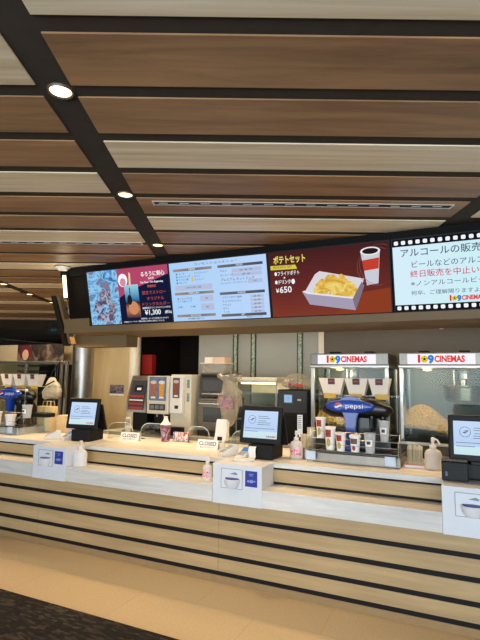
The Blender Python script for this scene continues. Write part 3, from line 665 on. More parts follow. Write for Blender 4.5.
def popcorn_machine(x, label, kx):
    W, D = .74, .62
    t = thing('popcorn_machine', label, 'popcorn machine', (x, 4.6, .9), group='popcorn machines')
    bx(0, W, 0.02, D, 0, .12, .006).build('base', M_STEELD, t)
    bx(.0, W, 0.0, D, .121, .15, .004).build('sill', M_STEEL, t)
    for a in (0, W-.035):
        for b in (0, D-.035): bx(a, a+.035, b, b+.035, .151, .80, .003).build('corner_post', M_STEEL, t)
    mb = MB(); mb.box(.036, W-.036, .012, .016, .152, .80); mb.build('front_pane', M_GLASS, t)
    for a in (.012, W-.016): bx(a, a+.004, .036, D-.036, .152, .80).build('side_pane', M_GLASS, t)
    bx(.036, W-.036, D-.03, D-.02, .152, .80).build('back_panel', plain('case_grey', '6C7070', .5), t)
    bx(-.006, W+.006, -.012, D+.006, .801, .825, .004).build('canopy_rail', M_STEEL, t)
    bx(0, W, 0, D, .826, .938, .006).build('canopy', plain('canopy_steel', '7E7A72', .4, 1), t)
    sg = bx(.075, W-.11, -.012, -.0005, .836, .925, .003).build('marquee', M_SIGN, t)
    cinema_logo(sg, Matrix.Translation((.355, -.0125, .880)) @ FACE, .072, .002)
    for a in (.16, .5): bx(a, a+.09, .12, .26, .939, .962, .004).build('vent_cap', M_BLACK, t)
    kettle(t, kx, .33, .60)
    MB().lathe([(0, .80), (.03, .80), (.045, .785), (.0, .775)], .22, .3, 0, 16).build('warming_lamp', emit('warm_bulb', 'FFD89A', 3), t)
    light('case_lamp', 'POINT', (.22, .16, .74), 5, (1, .76, .42), t, shadow_soft_size=.04)
    light('case_lamp', 'POINT', (.6, .12, .70), 1.2, (1, .76, .42), t, shadow_soft_size=.04)
    return t
popcorn_machine(-1.388, 'lit popcorn machine behind the drink dispenser and carton shelf', .36)
popcorn_machine(-.555, 'lit popcorn machine with steel kettle at the right edge', .53)
def heap(x, label, peak):
    mb = MB(); b = bmesh.new()
    from mathutils import noise as nz
    def H_(px, py): return .075+.17*math.exp(-((px-peak)/.19)**2-((py-.38)/.2)**2)+.07*max(0, 1-px/.6)
    for q in range(2600):
        px, py = random.uniform(.03, .70), random.uniform(.03, .56)
        M2 = Matrix.Translation((px, py, max(.016, H_(px, py)-random.uniform(-.006, .02)))) @ Matrix.Diagonal((random.uniform(.7, 1.4), random.uniform(.7, 1.4), random.uniform(.7, 1.3), 1)) @ Matrix.Rotation(random.random()*6, 4, 'Z')
        bmesh.ops.create_icosphere(b, subdivisions=1, radius=.0135, matrix=M2)
    for v in b.verts: v.co += nz.noise_vector(v.co*90)*.006; v.co.x = min(max(v.co.x, .02), .715); v.co.y = min(max(v.co.y, .02), .585); v.co.z = max(v.co.z, .001)
    n = 24; g = [[b.verts.new((.022+.69*i/n, .022+.56*j/n, max(.001, H_(.022+.69*i/n, .022+.56*j/n)-.012))) for j in range(n+1)] for i in range(n+1)]
    for i in range(n):
        for j in range(n): b.faces.new((g[i][j], g[i+1][j], g[i+1][j+1], g[i][j+1]))
    mb._merge(b); o = mb.build('popcorn', M_POP, None, (x, 4.6, 1.051)); o['kind'] = 'stuff'; tag(o, label, 'popcorn')
heap(-1.388, 'yellow popcorn piled inside the machine behind the drink dispenser', .16)
heap(-.555, 'heap of popcorn behind glass in the right hand machine', .17)

# ------------------------------------------------------------------ drink dispenser stations
M_PEPB = plain('gloss_blue', '123F9E', .3, var=.12, coat=.3)
M_GLOSSK = plain('gloss_black', '0E0D0D', .3, var=.1, coat=.15, spec=.35)
def dispenser(loc, label):
    t = thing('drink_dispenser', label, 'drink dispenser', loc, group='soft drink dispensers')
    # local: x 0 = left end of tray, y 0 = front of tray
    mb = MB(); mb.box(0, .70, 0, .42, .0, .075, .004); mb.build('drip_base', plain('tray_steel', '8A867E', .4, 1), t)
    mb = MB(); mb.box(.03, .67, .03, .26, .076, .082)
    g = mb.build('drip_grid', M_STEELD, t)
    # rear tower
    MB().prism([(.30, .076), (.59, .076), (.57, .30), (.52, .36), (.2, .36), (.21, .33), (.29, .30)], .30, .38, 'xz', .012).build('rear_tower', M_GLOSSK, t)
    # wide head: lofted super-ellipses along x
    rings = []
    for i in range(25):
        x = .005+.61*i/24; q = (i-12)/12.; e = max(.02, (1-abs(q)**3.2))**.5
        hz = .088*e; hy = .09*e; cz = .435-.02*q*q
        rings.append([(x, .30+hy*math.copysign(abs(math.cos(a))**.75, math.cos(a)), cz+hz*math.copysign(abs(math.sin(a))**.75, math.sin(a))) for a in [2*PI*k/24 for k in range(24)]])
    MB().loft(rings).build('head', M_GLOSSK, t)
    # blue leaf-shaped badge with stem
    rings = []
    for d, s_ in ((.235, 1.0), (.2, .98), (.185, .9), (.178, .7), (.176, .3)):
        rings.append([(.275+(a-.275)*s_, d, .447+(c-.447)*s_) for a, c in oval(.268, .447, .212, .055, .92, 48)])
    bd = MB().loft(rings).build('badge', M_PEPB, t)
    stem = [(.20, .41), (.35, .41), (.322, .34), (.312, .2), (.32, .082), (.23, .082), (.238, .2), (.228, .34)]
    MB().prism(stem, .2, .27, 'xz', .008).build('stem', M_PEPB, t)
    MB().prism([(.17, .487), (.38, .487), (.33, .53), (.22, .53)], .2, .3, 'xz', .01).build('badge_top', M_PEPB, t)
    for x in (.45, .54):
        n = MB(); n.lathe([(0, .24), (.012, .24), (.018, .28), (.024, .30), (.024, .37), (0, .37)], x, .23, 0, 16); n.build('nozzle', M_GLOSSK, t)
        bx(x-.014, x+.014, .19, .2, .27, .35, .003).build('lever', M_BLACKP, t)
    FM = Matrix.Translation((.275, .1735, .447)) @ FACE
    lettering('brand_lettering', [('pepsi', .056, .04, .004, 'CENTER', 0, .145)], M_PAPER, bd, FM)
    # globe emblem: red crown, white wave, blue foot
    R_ = .033; cx = -.095
    def seg(name, mat, lo, hi, z):
        mb = MB(); up, dn = [], []
        for i in range(25):
            x = -R_+2*R_*i/24; lim = math.sqrt(max(0, R_*R_-x*x)); a = max(-lim, min(lim, hi(x))); b = max(-lim, min(lim, lo(x))); up.append((cx+x, a)); dn.append((cx+x, b))
        for i in range(24): mb.quad((*dn[i], z), (*dn[i+1], z), (*up[i+1], z), (*up[i], z))
        mb.bm.transform(FM); mb.build(name, mat, bd)
    seg('emblem_white', M_PAPER, lambda x: -9, lambda x: 9, .0004)
    seg('emblem_red', plain('emblem_red', 'D0202C', .3), lambda x: .007+.007*math.sin(x/R_*2.4), lambda x: 9, .0012)
    seg('emblem_blue', plain('emblem_blue', '103E9C', .3), lambda x: -9, lambda x: -.008+.007*math.sin(x/R_*2.4), .0012)
    return t
def acrylic_stand(loc, label):
    t = thing('acrylic_stand', label, 'display stand', loc, group='acrylic cup stands')
    for a in ((-.02, .09, .096), (.1, .2, .176), (.385, .56, .531)): bx(.004, .716, a[0], a[1], a[2], a[2]+.004).build('shelf', M_ACR, t)
    for x in (0, .717): MB().prism([(-.02, 0), (.57, 0), (.57, .56), (.37, .56), (.37, .2), (-.02, .2)], x, x+.003, 'yz').build('side_panel', M_ACR, t)
    mb = MB(); e = .002
    for z, y in ((.102, -.02), (.15, -.02), (.182, .1), (.24, .1), (.537, .385)): mb.tube([(0, y, z), (.72, y, z)], e, 6)
    for x in (0, .72): mb.tube([(x, -.02, 0), (x, -.02, .16)], e, 6); mb.tube([(x, .1, .0), (x, .1, .54), (x, .385, .54)], e, 6); mb.tube([(x, -.02, .155), (x, .1, .245)], e, 6)
    mb.build('rail', clear('clear_edge', 'E4EAE8', .9, 1.8, alpha=.25), t)
    for x in (.03, .66): bx(x-.04, x+.04, -.03, -.026, .0+.02, .09, .001).build('blank_card', plain('card_pale_blue', 'C4D4E8', .6), t)
    for x in (.09, .32, .545): bx(x-.055, x+.055, .375, .379, .505, .548, .001).build('price_tag', M_GOLDTAG, t)
    return t
M_SQ = plain('square_red', 'A63A26', .5)
def cup(loc, label, kind='paper', h=.17, r=.045):
    t = thing('drink_cup', label, 'cup', loc, group='sample cups')
    prof = [(0, 0), (r*.72, 0), (r*.95, h*.94), (r*1.03, h*.95), (r*1.03, h*.985), (r*.94, h), (r*.9, h), (r*.68, .006), (0, .006)]
    if kind == 'clear':
        MB().lathe(prof, n=26).build('body', M_CUPC, t)
        MB().lathe([(r*.87, h*.35), (r*.945, h*.68)], n=12, a0=R(225), a1=R(305)).build('label', M_PAPER, t)
        MB().lathe([(r*.90, h*.45), (r*.93, h*.6)], n=6, a0=R(245), a1=R(285), sx=1.02, sy=1.02).build('mark', plain('mark_ink', '3A3A3A', .5), t)
    else:
        MB().lathe(prof, n=26).build('body', M_PAPER, t)
        def rr_(q): return r*(.72+.23*q/.94)*1.012
        if kind == 'paper':
            MB().lathe([(rr_(.55), h*.55), (rr_(.88), h*.88)], n=10, a0=R(222), a1=R(292)).build('red_square', M_SQ, t)
            MB().lathe([(rr_(.66)*1.005, h*.68), (rr_(.72)*1.005, h*.73)], n=6, a0=R(235), a1=R(280)).build('square_print', plain('dark_red', '5A1A16', .5), t)
            c = MB()
            for q in range(18):
                pass
            pts = []
            for k in range(20):
                a = 2*PI*k/20; zz = h*.32+h*.19*math.sin(a); an = R(262)+.42*math.cos(a); rad = rr_(zz/h)*1.004
                pts.append((rad*math.cos(an), rad*math.sin(an), zz))
            cen = (rr_(.32)*1.02*math.cos(R(262)), rr_(.32)*1.02*math.sin(R(262)), h*.32)
            for k in range(20): c.quad(cen, pts[k], pts[(k+1) % 20])
            c.build('yellow_sticker', plain('sticker_yellow', 'C2A63A', .5), t)
        if kind == 'lid':
            MB().lathe([(r*1.07, h*.93), (r*1.08, h*1.0), (r*.95, h*1.07), (r*.9, h*1.09), (0, h*1.085)], n=26).build('lid', M_PLW, t)
            MB().lathe([(rr_(.5), h*.52), (rr_(.86), h*.86)], n=12, a0=R(215), a1=R(305)).build('grey_print', plain('cup_brown', '6A5448', .5), t)
            c = MB(); pts = []
            for k in range(20):
                a = 2*PI*k/20; zz = h*.26+h*.16*math.sin(a); an = R(262)+.4*math.cos(a); rad = rr_(zz/h)*1.004
                pts.append((rad*math.cos(an), rad*math.sin(an), zz))
            cen = (rr_(.26)*1.02*math.cos(R(262)), rr_(.26)*1.02*math.sin(R(262)), h*.26)
            for k in range(20): c.quad(cen, pts[k], pts[(k+1) % 20])
            c.build('red_sticker', plain('sticker_red', 'B0283C', .5), t)
    return t
def carton(loc, label, s=1.):
    t = thing('popcorn_carton', label, 'popcorn carton', loc, group='white popcorn cartons')
    w0, w1, d0, d1, h = .075*s, .118*s, .04, .06, .15
    mb = MB(); mb.smooth = False
    def rg(w, d, z): return [(-w, -d, z), (w, -d, z), (w, d, z), (-w, d, z)]
    b = bmesh.new(); A = [b.verts.new(p) for p in rg(w0, d0, 0)]; B = [b.verts.new(p) for p in rg(w1, d1, h)]; C_ = [b.verts.new(p) for p in rg(w1-.003, d1-.003, h)]; D_ = [b.verts.new(p) for p in rg(w0-.003, d0-.003, .004)]
    b.faces.new(A[::-1])
    for p, q in ((A, B), (B, C_), (C_, D_)):
        for i in range(4): b.faces.new((p[i], p[(i+1) % 4], q[(i+1) % 4], q[i]))
    b.faces.new(D_); mb._merge(b); mb.build('box', plain('carton_white', 'CFCCC4', .6, var=.02), t)
    Mt = Matrix.Translation((0, -.0565, .118)) @ Matrix.Rotation(R(7.6), 4, 'X')
    bx(-.032, .032, -.0015, .0, -.025, .03, M=Mt).build('printed_square', plain('carton_dark', '4A2A24', .5), t)
    bx(-.022, .022, -.0022, -.0015, .0, .008, M=Mt).build('square_lettering', plain('carton_red', 'A0402E', .5), t)
    return t
DX = -4.15
d1 = dispenser((-1.185, 3.96, ZT), 'soft drink dispenser with blue pepsi badge between the middle and right tills')
d2 = dup(d1, (-1.185+DX, 3.96, ZT), 'soft drink dispenser with blue badge at the far left edge')
for c in d2.children:
    if c.name.startswith('drip_base'): c.data = c.data.copy(); c.data.materials[0] = plain('pale_steel', 'B8C2CA', .3, .6)
a1_ = acrylic_stand((-1.215, 3.945, ZT), 'clear acrylic stand holding cups in front of the right drink dispenser')
a2_ = dup(a1_, (-1.215+DX, 3.945, ZT), 'clear acrylic stand holding cups at the far left dispenser')
z1, z2, z3 = ZT+.1005, ZT+.1805, ZT+.536
cup((-1.15, 4.10, z2), 'tall white paper cup with red square, leftmost on the right acrylic stand', h=.17)
cup((-1.045, 4.01, z1), 'tall white paper cup with red square, second from left on the acrylic stand', h=.185, r=.047)
cup((-.947, 3.965, z1), 'shorter white paper cup with red square, in front of the blue stem', h=.145, r=.043)
cup((-.832, 3.97, z1), 'white paper coffee cup with lid and red round sticker', 'lid', .125, .044)
cup((-.715, 3.97, z1), 'clear plastic cup with domed rim beside the lidded coffee cup', 'clear', .155, .047)
cup((-.622, 4.10, z2), 'clear plastic cup at the right end of the acrylic stand', 'clear', .165, .043)
cup((-4.98, 3.97, z1), 'white paper cup at the left edge of the picture', 'plain', .145, .046)
cup((-4.77, 3.97, z1), 'short white paper cup on the far left acrylic stand', 'plain', .125, .062)
cup((-4.66, 4.10, z2), 'clear plastic cup at the right end of the far left stand', 'clear', .15, .06)
carton((-1.125, 4.43, z3), 'white flared popcorn carton, leftmost above the right drink dispenser', 1.0)
carton((-.90, 4.43, z3), 'white flared popcorn carton, middle one above the right drink dispenser', .88)
carton((-.70, 4.43, z3), 'white flared popcorn carton, rightmost above the right drink dispenser', .8)
carton((-5.38, 4.43, z3), 'white flared popcorn carton, leftmost on the far left stand', .95)
carton((-5.15, 4.43, z3), 'white flared popcorn carton, middle one on the far left stand', .95)
carton((-4.92, 4.43, z3), 'white flared popcorn carton, rightmost on the far left stand', .95)
# paper cup stacks and steel cup left of the dispenser
def stack(loc, label, n):
    t = thing('cup_stack', label, 'stack of cups', loc, group='stacked paper cups')
    for i in range(n): MB().lathe([(0, i*.022), (.03, i*.022), (.037, i*.022+.09), (.039, i*.022+.092), (.035, i*.022+.092), (.03, i*.022+.004)], n=20).build('cup', M_CREAMP, t)
stack((-1.27, 4.22, ZT), 'stack of cream paper cups, taller of the two left of the dispenser', 8)
stack((-1.345, 4.26, ZT), 'shorter stack of cream paper cups behind the sanitiser bottle', 5)
t = thing('steel_pot', 'small steel pot with stirrers left of the dispenser tray', 'pot', (-1.262, 4.06, ZT))
MB().lathe([(0, 0), (.038, 0), (.04, .085), (.042, .087), (.037, .085), (.035, .005), (0, .005)], n=24).build('pot', M_STEEL, t)
mb = MB()
for i in range(7): mb.cyl((random.uniform(-.02, .02), random.uniform(-.02, .02), .006), (random.uniform(-.02, .05), random.uniform(-.02, .02), .14), .004, n=6)
mb.build('stirrers', M_TAN, t)

#@@BACK
# ------------------------------------------------------------------ machines on the back counter
BZ = .9005
M_PIC = lambda nm, st, sc=10: (MATS[nm] if nm in MATS else art_emit(nm, st, sc, em=False))
def glass_picture(parent, x, y, z, w, h, col, cap):
    """flat printed picture of a filled glass"""
    MB().prism([(x-w*.36, z+.12*h), (x+w*.36, z+.12*h), (x+w*.46, z+.82*h), (x-w*.46, z+.82*h)], y-.0022, y-.001, 'xz').build('picture_drink', plain('drink_'+col, col, .4, var=.2, scale=60), parent)
    MB().prism(oval(x, z+.84*h, w*.5, h*.09), y-.003, y-.001, 'xz').build('picture_foam', plain('drink_'+cap, cap, .4, var=.2, scale=60), parent)
    MB().prism([(x-w*.4, z+.03*h), (x+w*.4, z+.03*h), (x+w*.3, z+.12*h), (x-w*.3, z+.12*h)], y-.0022, y-.001, 'xz').build('picture_base', M_PAPER, parent)
# chrome curved vending machine
t = thing('can_dispenser', 'curved chrome drink machine with red label rows, leftmost on back counter', 'drink machine', (-3.745, 4.98, BZ))
prof = [(-.04+.10*(1-math.cos(R(a)))*1.2, .25+.46*a/90*.98) for a in range(0, 91, 6)]
pts = [(y, z) for y, z in prof]+[(.3, .70), (.3, .25)]
MB().prism(pts, -.15, .15, 'yz').build('body', M_STEEL, t)
mb = MB()
for (y, z), (y2, z2_) in zip(prof[1:-3], prof[2:-2]): mb.quad((-.12, y-.003, z), (.12, y-.003, z), (.12, y2-.003, z2_), (-.12, y2-.003, z2_))
lp = mb.build('label_panel', plain('label_slate', '3A3A44', .4, var=.3, scale=30), t)
def row(name, mat, za, zb, xs):
    mb = MB()
    def yy(zz): 
        for (y, z), (y2, z2_) in zip(prof[:-1], prof[1:]):
            if z <= zz <= z2_: return y+(y2-y)*(zz-z)/(z2_-z)-.0055
        return 0
    for xa, xb in xs: mb.quad((xa, yy(za), za), (xb, yy(za), za), (xb, yy(zb), zb), (xa, yy(zb), zb))
    mb.build(name, mat, lp)
six = [(-.105+.036*i, -.105+.036*i+.028) for i in range(6)]
row('red_labels', M_RED, .29, .315, six); row('red_labels', M_RED, .34, .365, six); row('red_labels', M_RED, .43, .46, six)
row('pale_strip', M_PAPER, .39, .405, [(-.11, .10)]); row('dark_emblem', M_BLACKP, .50, .58, [(-.06, .06)]); row('pale_emblem', M_PAPER, .52, .55, [(-.025, .04)])
bx(-.11, .11, .05, .29, .0, .25, .01).build('lower_body', M_BLACKP, t)
bx(-.16, .13, -.1, .05, 0.0, .03, .008).build('drip_tray', M_STEEL, t)
# beer machine
t = thing('beer_dispenser', 'cream drink machine with pictures of two tall orange drinks', 'drink machine', (-3.43, 4.95, BZ))
bx(-.16, .16, 0, .4, .24, .70, .012).build('body', M_CREAMP, t)
p = bx(-.125, .125, -.006, -.0005, .40, .69, .002).build('picture_panel', plain('panel_slate', '6A7A98', .4, var=.3, scale=12), t)
glass_picture(p, -.06, -.006, .42, .09, .24, 'B8623A', 'E8C8B0'); glass_picture(p, .06, -.006, .42, .09, .24, 'E09A2A', 'F2EDE0')
k = bx(-.115, .115, -.006, -.0005, .285, .36, .002).build('button_panel', plain('panel_black', '1C1C1E', .4), t)
mb = MB()
for i in range(3): mb.box(-.1+.07*i, -.045+.07*i, -.008, -.006, .30, .345)
mb.build('button', plain('button_grey', '77777A', .5), k)
bx(-.15, .15, .15, .4, .0, .24, .006).build('recess', M_BLACKP, t); bx(-.15, .15, -.02, .15, 0, .03, .006).build('drip_tray', M_STEELD, t)
for x in (-.05, .05): MB().lathe([(0, .2), (.014, .2), (.02, .239), (0, .239)], x, .08, 0, 14).build('spout', M_CHROME, t)
# tall white machine
t = thing('ice_drink_machine', 'tall cream machine with one iced drink picture, right of the beer pictures', 'drink machine', (-3.13, 4.95, BZ))
bx(-.13, .155, .03, .42, .0, .72, .008).build('body', M_CREAMP, t)
fr = bx(-.10, .075, -.04, .029, .26, .70, .012).build('front_head', M_PLW, t)
p = bx(-.055, .04, -.046, -.0405, .44, .68, .002).build('picture_panel', plain('panel_slate2', '5A4E5A', .4, var=.3, scale=12), t)
glass_picture(p, -.007, -.046, .45, .075, .22, '8A4630', 'D8B8A8')
bx(-.025, .025, -.044, -.0405, .315, .355, .002).build('logo_plate', plain('panel_black', '1C1C1E', .4), t)
mb = MB(); mb.box(.10, .135, .02, .029, .56, .66, .004); mb.box(.10, .135, .02, .029, .4, .5, .004); mb.build('side_controls', plain('control_green', '7F8F88', .4, var=.4, scale=60), t)
bx(-.10, .08, -.04, .029, 0.0, .1, .006).build('drip_tray', M_BLACKP, t)
# ovens
M_OVEN = plain('oven_steel', '857E72', .4, 1, var=.08)
t = thing('convection_oven', 'large steel oven with dark window under the microwave', 'oven', (-2.73, 5.05, BZ))
bx(-.20, .19, .02, .5, .0, .445, .006).build('body', M_OVEN, t)
d_ = bx(-.185, .175, -.005, .0195, .08, .42, .006).build('door', M_OVEN, t)
bx(-.11, .13, -.008, -.0055, .17, .34, .002).build('window', plain('oven_glass', '2A2E2A', .12), d_)
MB().tube([(-.15, -.006, .385), (-.15, -.04, .385), (.15, -.04, .385), (.15, -.006, .385)], .009).build('handle', M_CHROME, d_)
bx(-.19, .18, 0, .0195, .01, .07, .003).build('lower_panel', M_STEELD, t)
t = thing('microwave_oven', 'steel microwave with dark window standing on the big oven', 'microwave', (-2.73, 5.08, BZ+.447))
bx(-.18, .18, .01, .42, .012, .295, .006).build('body', M_OVEN, t)
d_ = bx(-.175, .175, -.012, .0095, .02, .285, .006).build('door', M_STEELD, t)
bx(-.14, .14, -.015, -.0125, .08, .22, .003).build('window', plain('microwave_glass', '2A241E', .12), d_)
MB().tube([(-.13, -.013, .05), (-.13, -.035, .05), (.13, -.035, .05), (.13, -.013, .05)], .006).build('handle', M_CHROME, d_)
bx(-.15, .15, -.014, -.0125, .24, .27, .002).build('control_strip', M_BLACKP, d_)
mb = MB()
for x in (-.15, .15):
    for y in (.05, .38): mb.cyl((x, y, 0), (x, y, .0118), .015)
mb.build('feet', M_BLACKP, t)
t = thing('storage_box', 'clear plastic box of cups on top of the microwave', 'box', (-2.75, 5.2, BZ+.7425))
mb = MB(); mb.prism([(-.14, 0), (.14, 0), (.17, .11), (-.17, .11)], -.1, .1, 'xz'); mb.build('tub', M_BAGC, t); bx(-.175, .175, -.11, .11, .1105, .122, .004).build('lid', M_CREAMP, t)
t = thing('carton_box', 'pale pink cardboard box on the clear storage box', 'box', (-2.735, 5.2, BZ+.7425+.1225))
bx(-.13, .13, -.09, .09, 0, .065, .004).build('box', plain('card_pink', 'D8B8A0', .7), t); bx(-.135, -.03, -.094, .094, .0, .067, .002).build('wrap', plain('card_white', 'E8DCCC', .6), t)
# glass warmer
t = thing('food_warmer', 'lit glass food display case between the hanging bag and black machine', 'food warmer', (-2.25, 5.25, BZ))
bx(-.26, .26, 0, .45, 0, .05, .004).build('base', M_STEEL, t); bx(-.26, .26, .0, .45, .64, .70, .02).build('top', M_CREAMP, t)
mb = MB()
for x in (-.26, .245): mb.box(x, x+.015, 0, .015, .05, .64); mb.box(x, x+.015, .435, .45, .05, .64)
mb.build('frame', M_STEEL, t)
mb = MB(); mb.box(-.245, .245, .002, .006, .05, .64); mb.build('front_pane', M_GLASS, t)
bx(-.245, .245, .43, .434, .05, .64).build('back_panel', M_CREAMP, t)
for z in (.2, .35, .5):
    mb = MB(); mb.box(-.244, .244, .02, .42, z, z+.006); mb.box(-.244, .244, .012, .02, z-.004, z+.02); mb.build('shelf', M_STEEL, t)
MB().cyl((-.22, .06, .628), (.22, .06, .628), .009).build('lamp', emit('warmer_glow', 'FFDFA6', 8), t)
light('warmer_lamp', 'AREA', (0, .12, .62), 2.5, (1, .8, .5), t, shape='RECTANGLE', size=.4, size_y=.05)
# black machine with small screen
t = thing('coffee_machine', 'black machine with small blue screen behind the middle till', 'machine', (-1.70, 4.96, BZ))
bx(-.17, .17, 0, .42, .0, .57, .008).build('body', M_BLACKP, t)
bx(-.165, .165, -.012, -.0005, .32, .565, .006).build('front_panel', M_GLOSSK, t)
bx(-.10, .01, -.016, -.0125, .42, .53, .004).build('screen_frame', M_STEELD, t)
s_ = bx(-.088, -.002, -.018, -.0165, .435, .515).build('screen', emit('small_screen', '9CC8F0', .9), t)
lettering('screen_mark', [('◔', .03, -.046, .475, 'CENTER')], emit('small_mark', '4A86C8'), s_, Matrix.Translation((0, -.0185, 0)) @ FACE)
bx(.06, .1, -.015, -.0125, .455, .475, .002).build('badge', M_STEEL, t)
bx(-.16, .16, -.006, -.0005, .02, .3, .004).build('lower_door', M_BLACK, t)
def crumple(name, label, cat, loc, rx, ry, h, prof, mat, seed, amp=.03, fr=9):
    t = thing(name, label, cat, loc)
    mb = MB(); mb.lathe([(p*1, q*h) for p, q in prof], n=36, sx=rx, sy=ry); mb.noise(amp, fr, seed)
    lo = min(v.co.z for v in mb.bm.verts)
    for v in mb.bm.verts: v.co.z -= lo
    mb.build('bag', mat, t); return t
BP = [(0, 0), (.6, 0), (.95, .12), (1, .35), (.85, .62), (.55, .82), (.35, .95), (.2, 1.0), (0, 1)]
BP2 = []
for (a, b), (c, d) in zip(BP[:-1], BP[1:]):
    for k in range(4): BP2.append((a+(c-a)*k/4, b+(d-b)*k/4))
BP2.append(BP[-1])
t = crumple('plastic_bag', 'crumpled pale bag with red print lying on the black machine', 'bag', (-1.70, 5.12, BZ+.572), .20, .15, .15, BP2, M_BAGC, 2.)
mb = MB(); mb.box(.02, .12, -.165, -.158, .03, .06, .003); mb.box(-.05, -.01, -.165, -.158, .045, .07, .003); mb.build('red_print', M_RED, t)
# hanging clear bag of picture cards on a chrome hook stand
t = thing('hanging_bag', 'clear crumpled bag with picture cards hanging left of the middle till', 'bag', (-2.28, 4.62, 1.08))
BPH = [(.05, 0), (.3, .08), (.7, .25), (1, .45), (.95, .62), (.6, .78), (.45, .84), (.8, .92), (1.0, .98), (.8, 1.02)]
BPH2 = []
for (a, b), (c, d) in zip(BPH[:-1], BPH[1:]):
    for k in range(5): BPH2.append((a+(c-a)*k/5, b+(d-b)*k/5))
mb = MB(); mb.lathe([(p, q*.54) for p, q in BPH2], n=36, sx=.135, sy=.09); mb.noise(.03, 13, 5.); mb.noise(.012, 40, 2.); mb.build('bag', M_BAGC, t)
bx(-.10, -.03, -.1, -.096, .19, .30, .001, M=Matrix.Rotation(R(5), 4, 'Y')).build('picture_card', M_PIC('card_art', [(.3, '20283E'), (.45, '5A6A8C'), (.55, 'C08A7A'), (.7, '9A2C3A')], 30), t)
bx(-.01, .10, -.104, -.1, .185, .30, .001, M=Matrix.Rotation(R(-4), 4, 'Y')).build('picture_card', MATS['card_art'], t)
st = thing('bag_stand', 'slim clear pole holding up the hanging picture card bag', 'stand', (-2.28, 4.76, 0))
MB().tube([(0, 0, 0), (0, 0, 1.0), (0, 0, 1.66), (0, -.05, 1.68), (0, -.14, 1.66), (0, -.14, 1.6)], .006).build('pole', M_ACR, st)
MB().lathe([(0, .0), (.1, .0), (.1, .012), (0, .012)], n=24).build('foot', M_STEEL, st)

# ------------------------------------------------------------------ left end: paper bag, boxes, tray, glass partition
t = thing('paper_bag', 'yellow paper carrier bag standing left of the far till', 'bag', (-4.66, 4.40, ZT))
MB().prism([(-.115, 0), (.115, 0), (.12, .30), (-.12, .30)], -.05, .05, 'xz').build('bag', M_TAN, t)
mb = MB()
for x in (-.06, .0, .06): mb.tube([(x, -.02, .30), (x+.01, -.02, .36), (x+.03, .02, .36), (x+.04, .02, .30)], .003)
mb.build('handle', M_TAN, t)
for i, (x, y, h, lab, c) in enumerate(((-4.42, 4.44, .20, 'small tan cardboard box beside the yellow paper bag', 'D8BE90'), (-4.26, 4.42, .16, 'small tan cardboard box left behind the far till', 'E0C698'))):
    t = thing('cardboard_box', lab, 'box', (x, y, ZT), group='small boxes by the far till')
    bx(-.07, .07, -.05, .06, 0, h, .003).build('box', plain('card_'+c, c, .7), t); bx(-.015, .015, -.051, .061, h, h+.0015).build('tape', M_CREAMP, t)
t = thing('mug', 'pale violet mug between the card readers and the far till', 'mug', (-4.05, 4.2, ZT))
MB().lathe([(0, 0), (.034, 0), (.04, .09), (.037, .09), (.032, .006), (0, .006)], n=22).build('cup', plain('violet_cup', 'C9B8D8', .4), t)
MB().tube([(.038, 0, .075), (.06, 0, .07), (.064, 0, .045), (.055, 0, .025), (.035, 0, .02)], .005).build('handle', plain('violet_cup', 'C9B8D8', .4), t)
t = thing('black_tray', 'black serving tray on the far left acrylic stand', 'tray', (-4.62, 4.25, z2+.003))
mb = MB(); mb.box(-.09, .16, -.045, .09, 0, .05, .01); mb.build('tray', M_BLACKP, t)

GP = thing('glass_partition', 'glass partition with steel posts and top rail at the far left', 'partition', (-7.0, 5.3, 0))
bx(-2.5, 1.75, -.02, .02, 1.765, 1.80, .003).build('top_rail', M_STEEL, GP)
for x in (-2.45, -.35, .9, 1.62, 1.72): bx(x-.018, x+.018, -.018, .018, 0, 1.764, .003).build('post', M_STEEL, GP)
for a, b in ((-2.43, -.37), (-.33, .88), (.92, 1.60)): bx(a, b, -.004, .004, .1, 1.76).build('pane', M_GLASS, GP)
bn = thing('hanging_banner', 'wide dark red and brown picture banner above the glass partition', 'banner', (-7.75, 6.8, 1.86))
bx(-.95, .88, 0, .01, 0, .32).build('sheet', art_emit('banner_art', [(.3, '14100E'), (.45, '2E2420'), (.55, '5C4A3E'), (.66, '8A7A6A'), (.8, '3A2020')], 3.2, em=False), bn)
MB().prism(oval(-.12, .17, .17, .15), -.003, -.0005, 'xz').build('red_shape', plain('banner_red', '5A1620', .5, var=.2), bn)
MB().prism(oval(-.12, .12, .085, .105), -.006, -.0032, 'xz').build('pale_shape', plain('banner_pale', 'C8A08A', .5, var=.1), bn)
bx(-.95, -.35, -.002, -.0005, 0, .32).build('pale_end', plain('banner_cream', 'B8A688', .6), bn)
mb = MB()
for x in (-.9, .8): mb.cyl((x, .02, -1.85), (x, .02, .3), .012)
mb.build('support', M_STEELD, bn)
sh = thing('wire_rack', 'wire shelf rack on the cream wall behind the far left cartons', 'shelf', (-7.75, 6.9, 1.3))
for z in (.25, .36, .47):
    mb = MB(); mb.box(-.42, .42, -.02, .19, z, z+.012); mb.tube([(-.42, -.02, z), (-.2, -.08, z-.02), (.2, -.08, z-.02), (.42, -.02, z)], .008); mb.build('shelf', M_STEELD, sh)
mb = MB()
for x in (-.41, .41): mb.cyl((x, .18, -1.3), (x, .18, .56), .01)
mb.build('upright', M_STEEL, sh)
t = crumple('cloth_bag', 'off white cloth bag hanging on the glass partition', 'bag', (-5.42, 5.18, 1.24), .17, .09, .30, BP2, plain('cloth_white', 'C9C2B4', .8), 8., .025, 8)
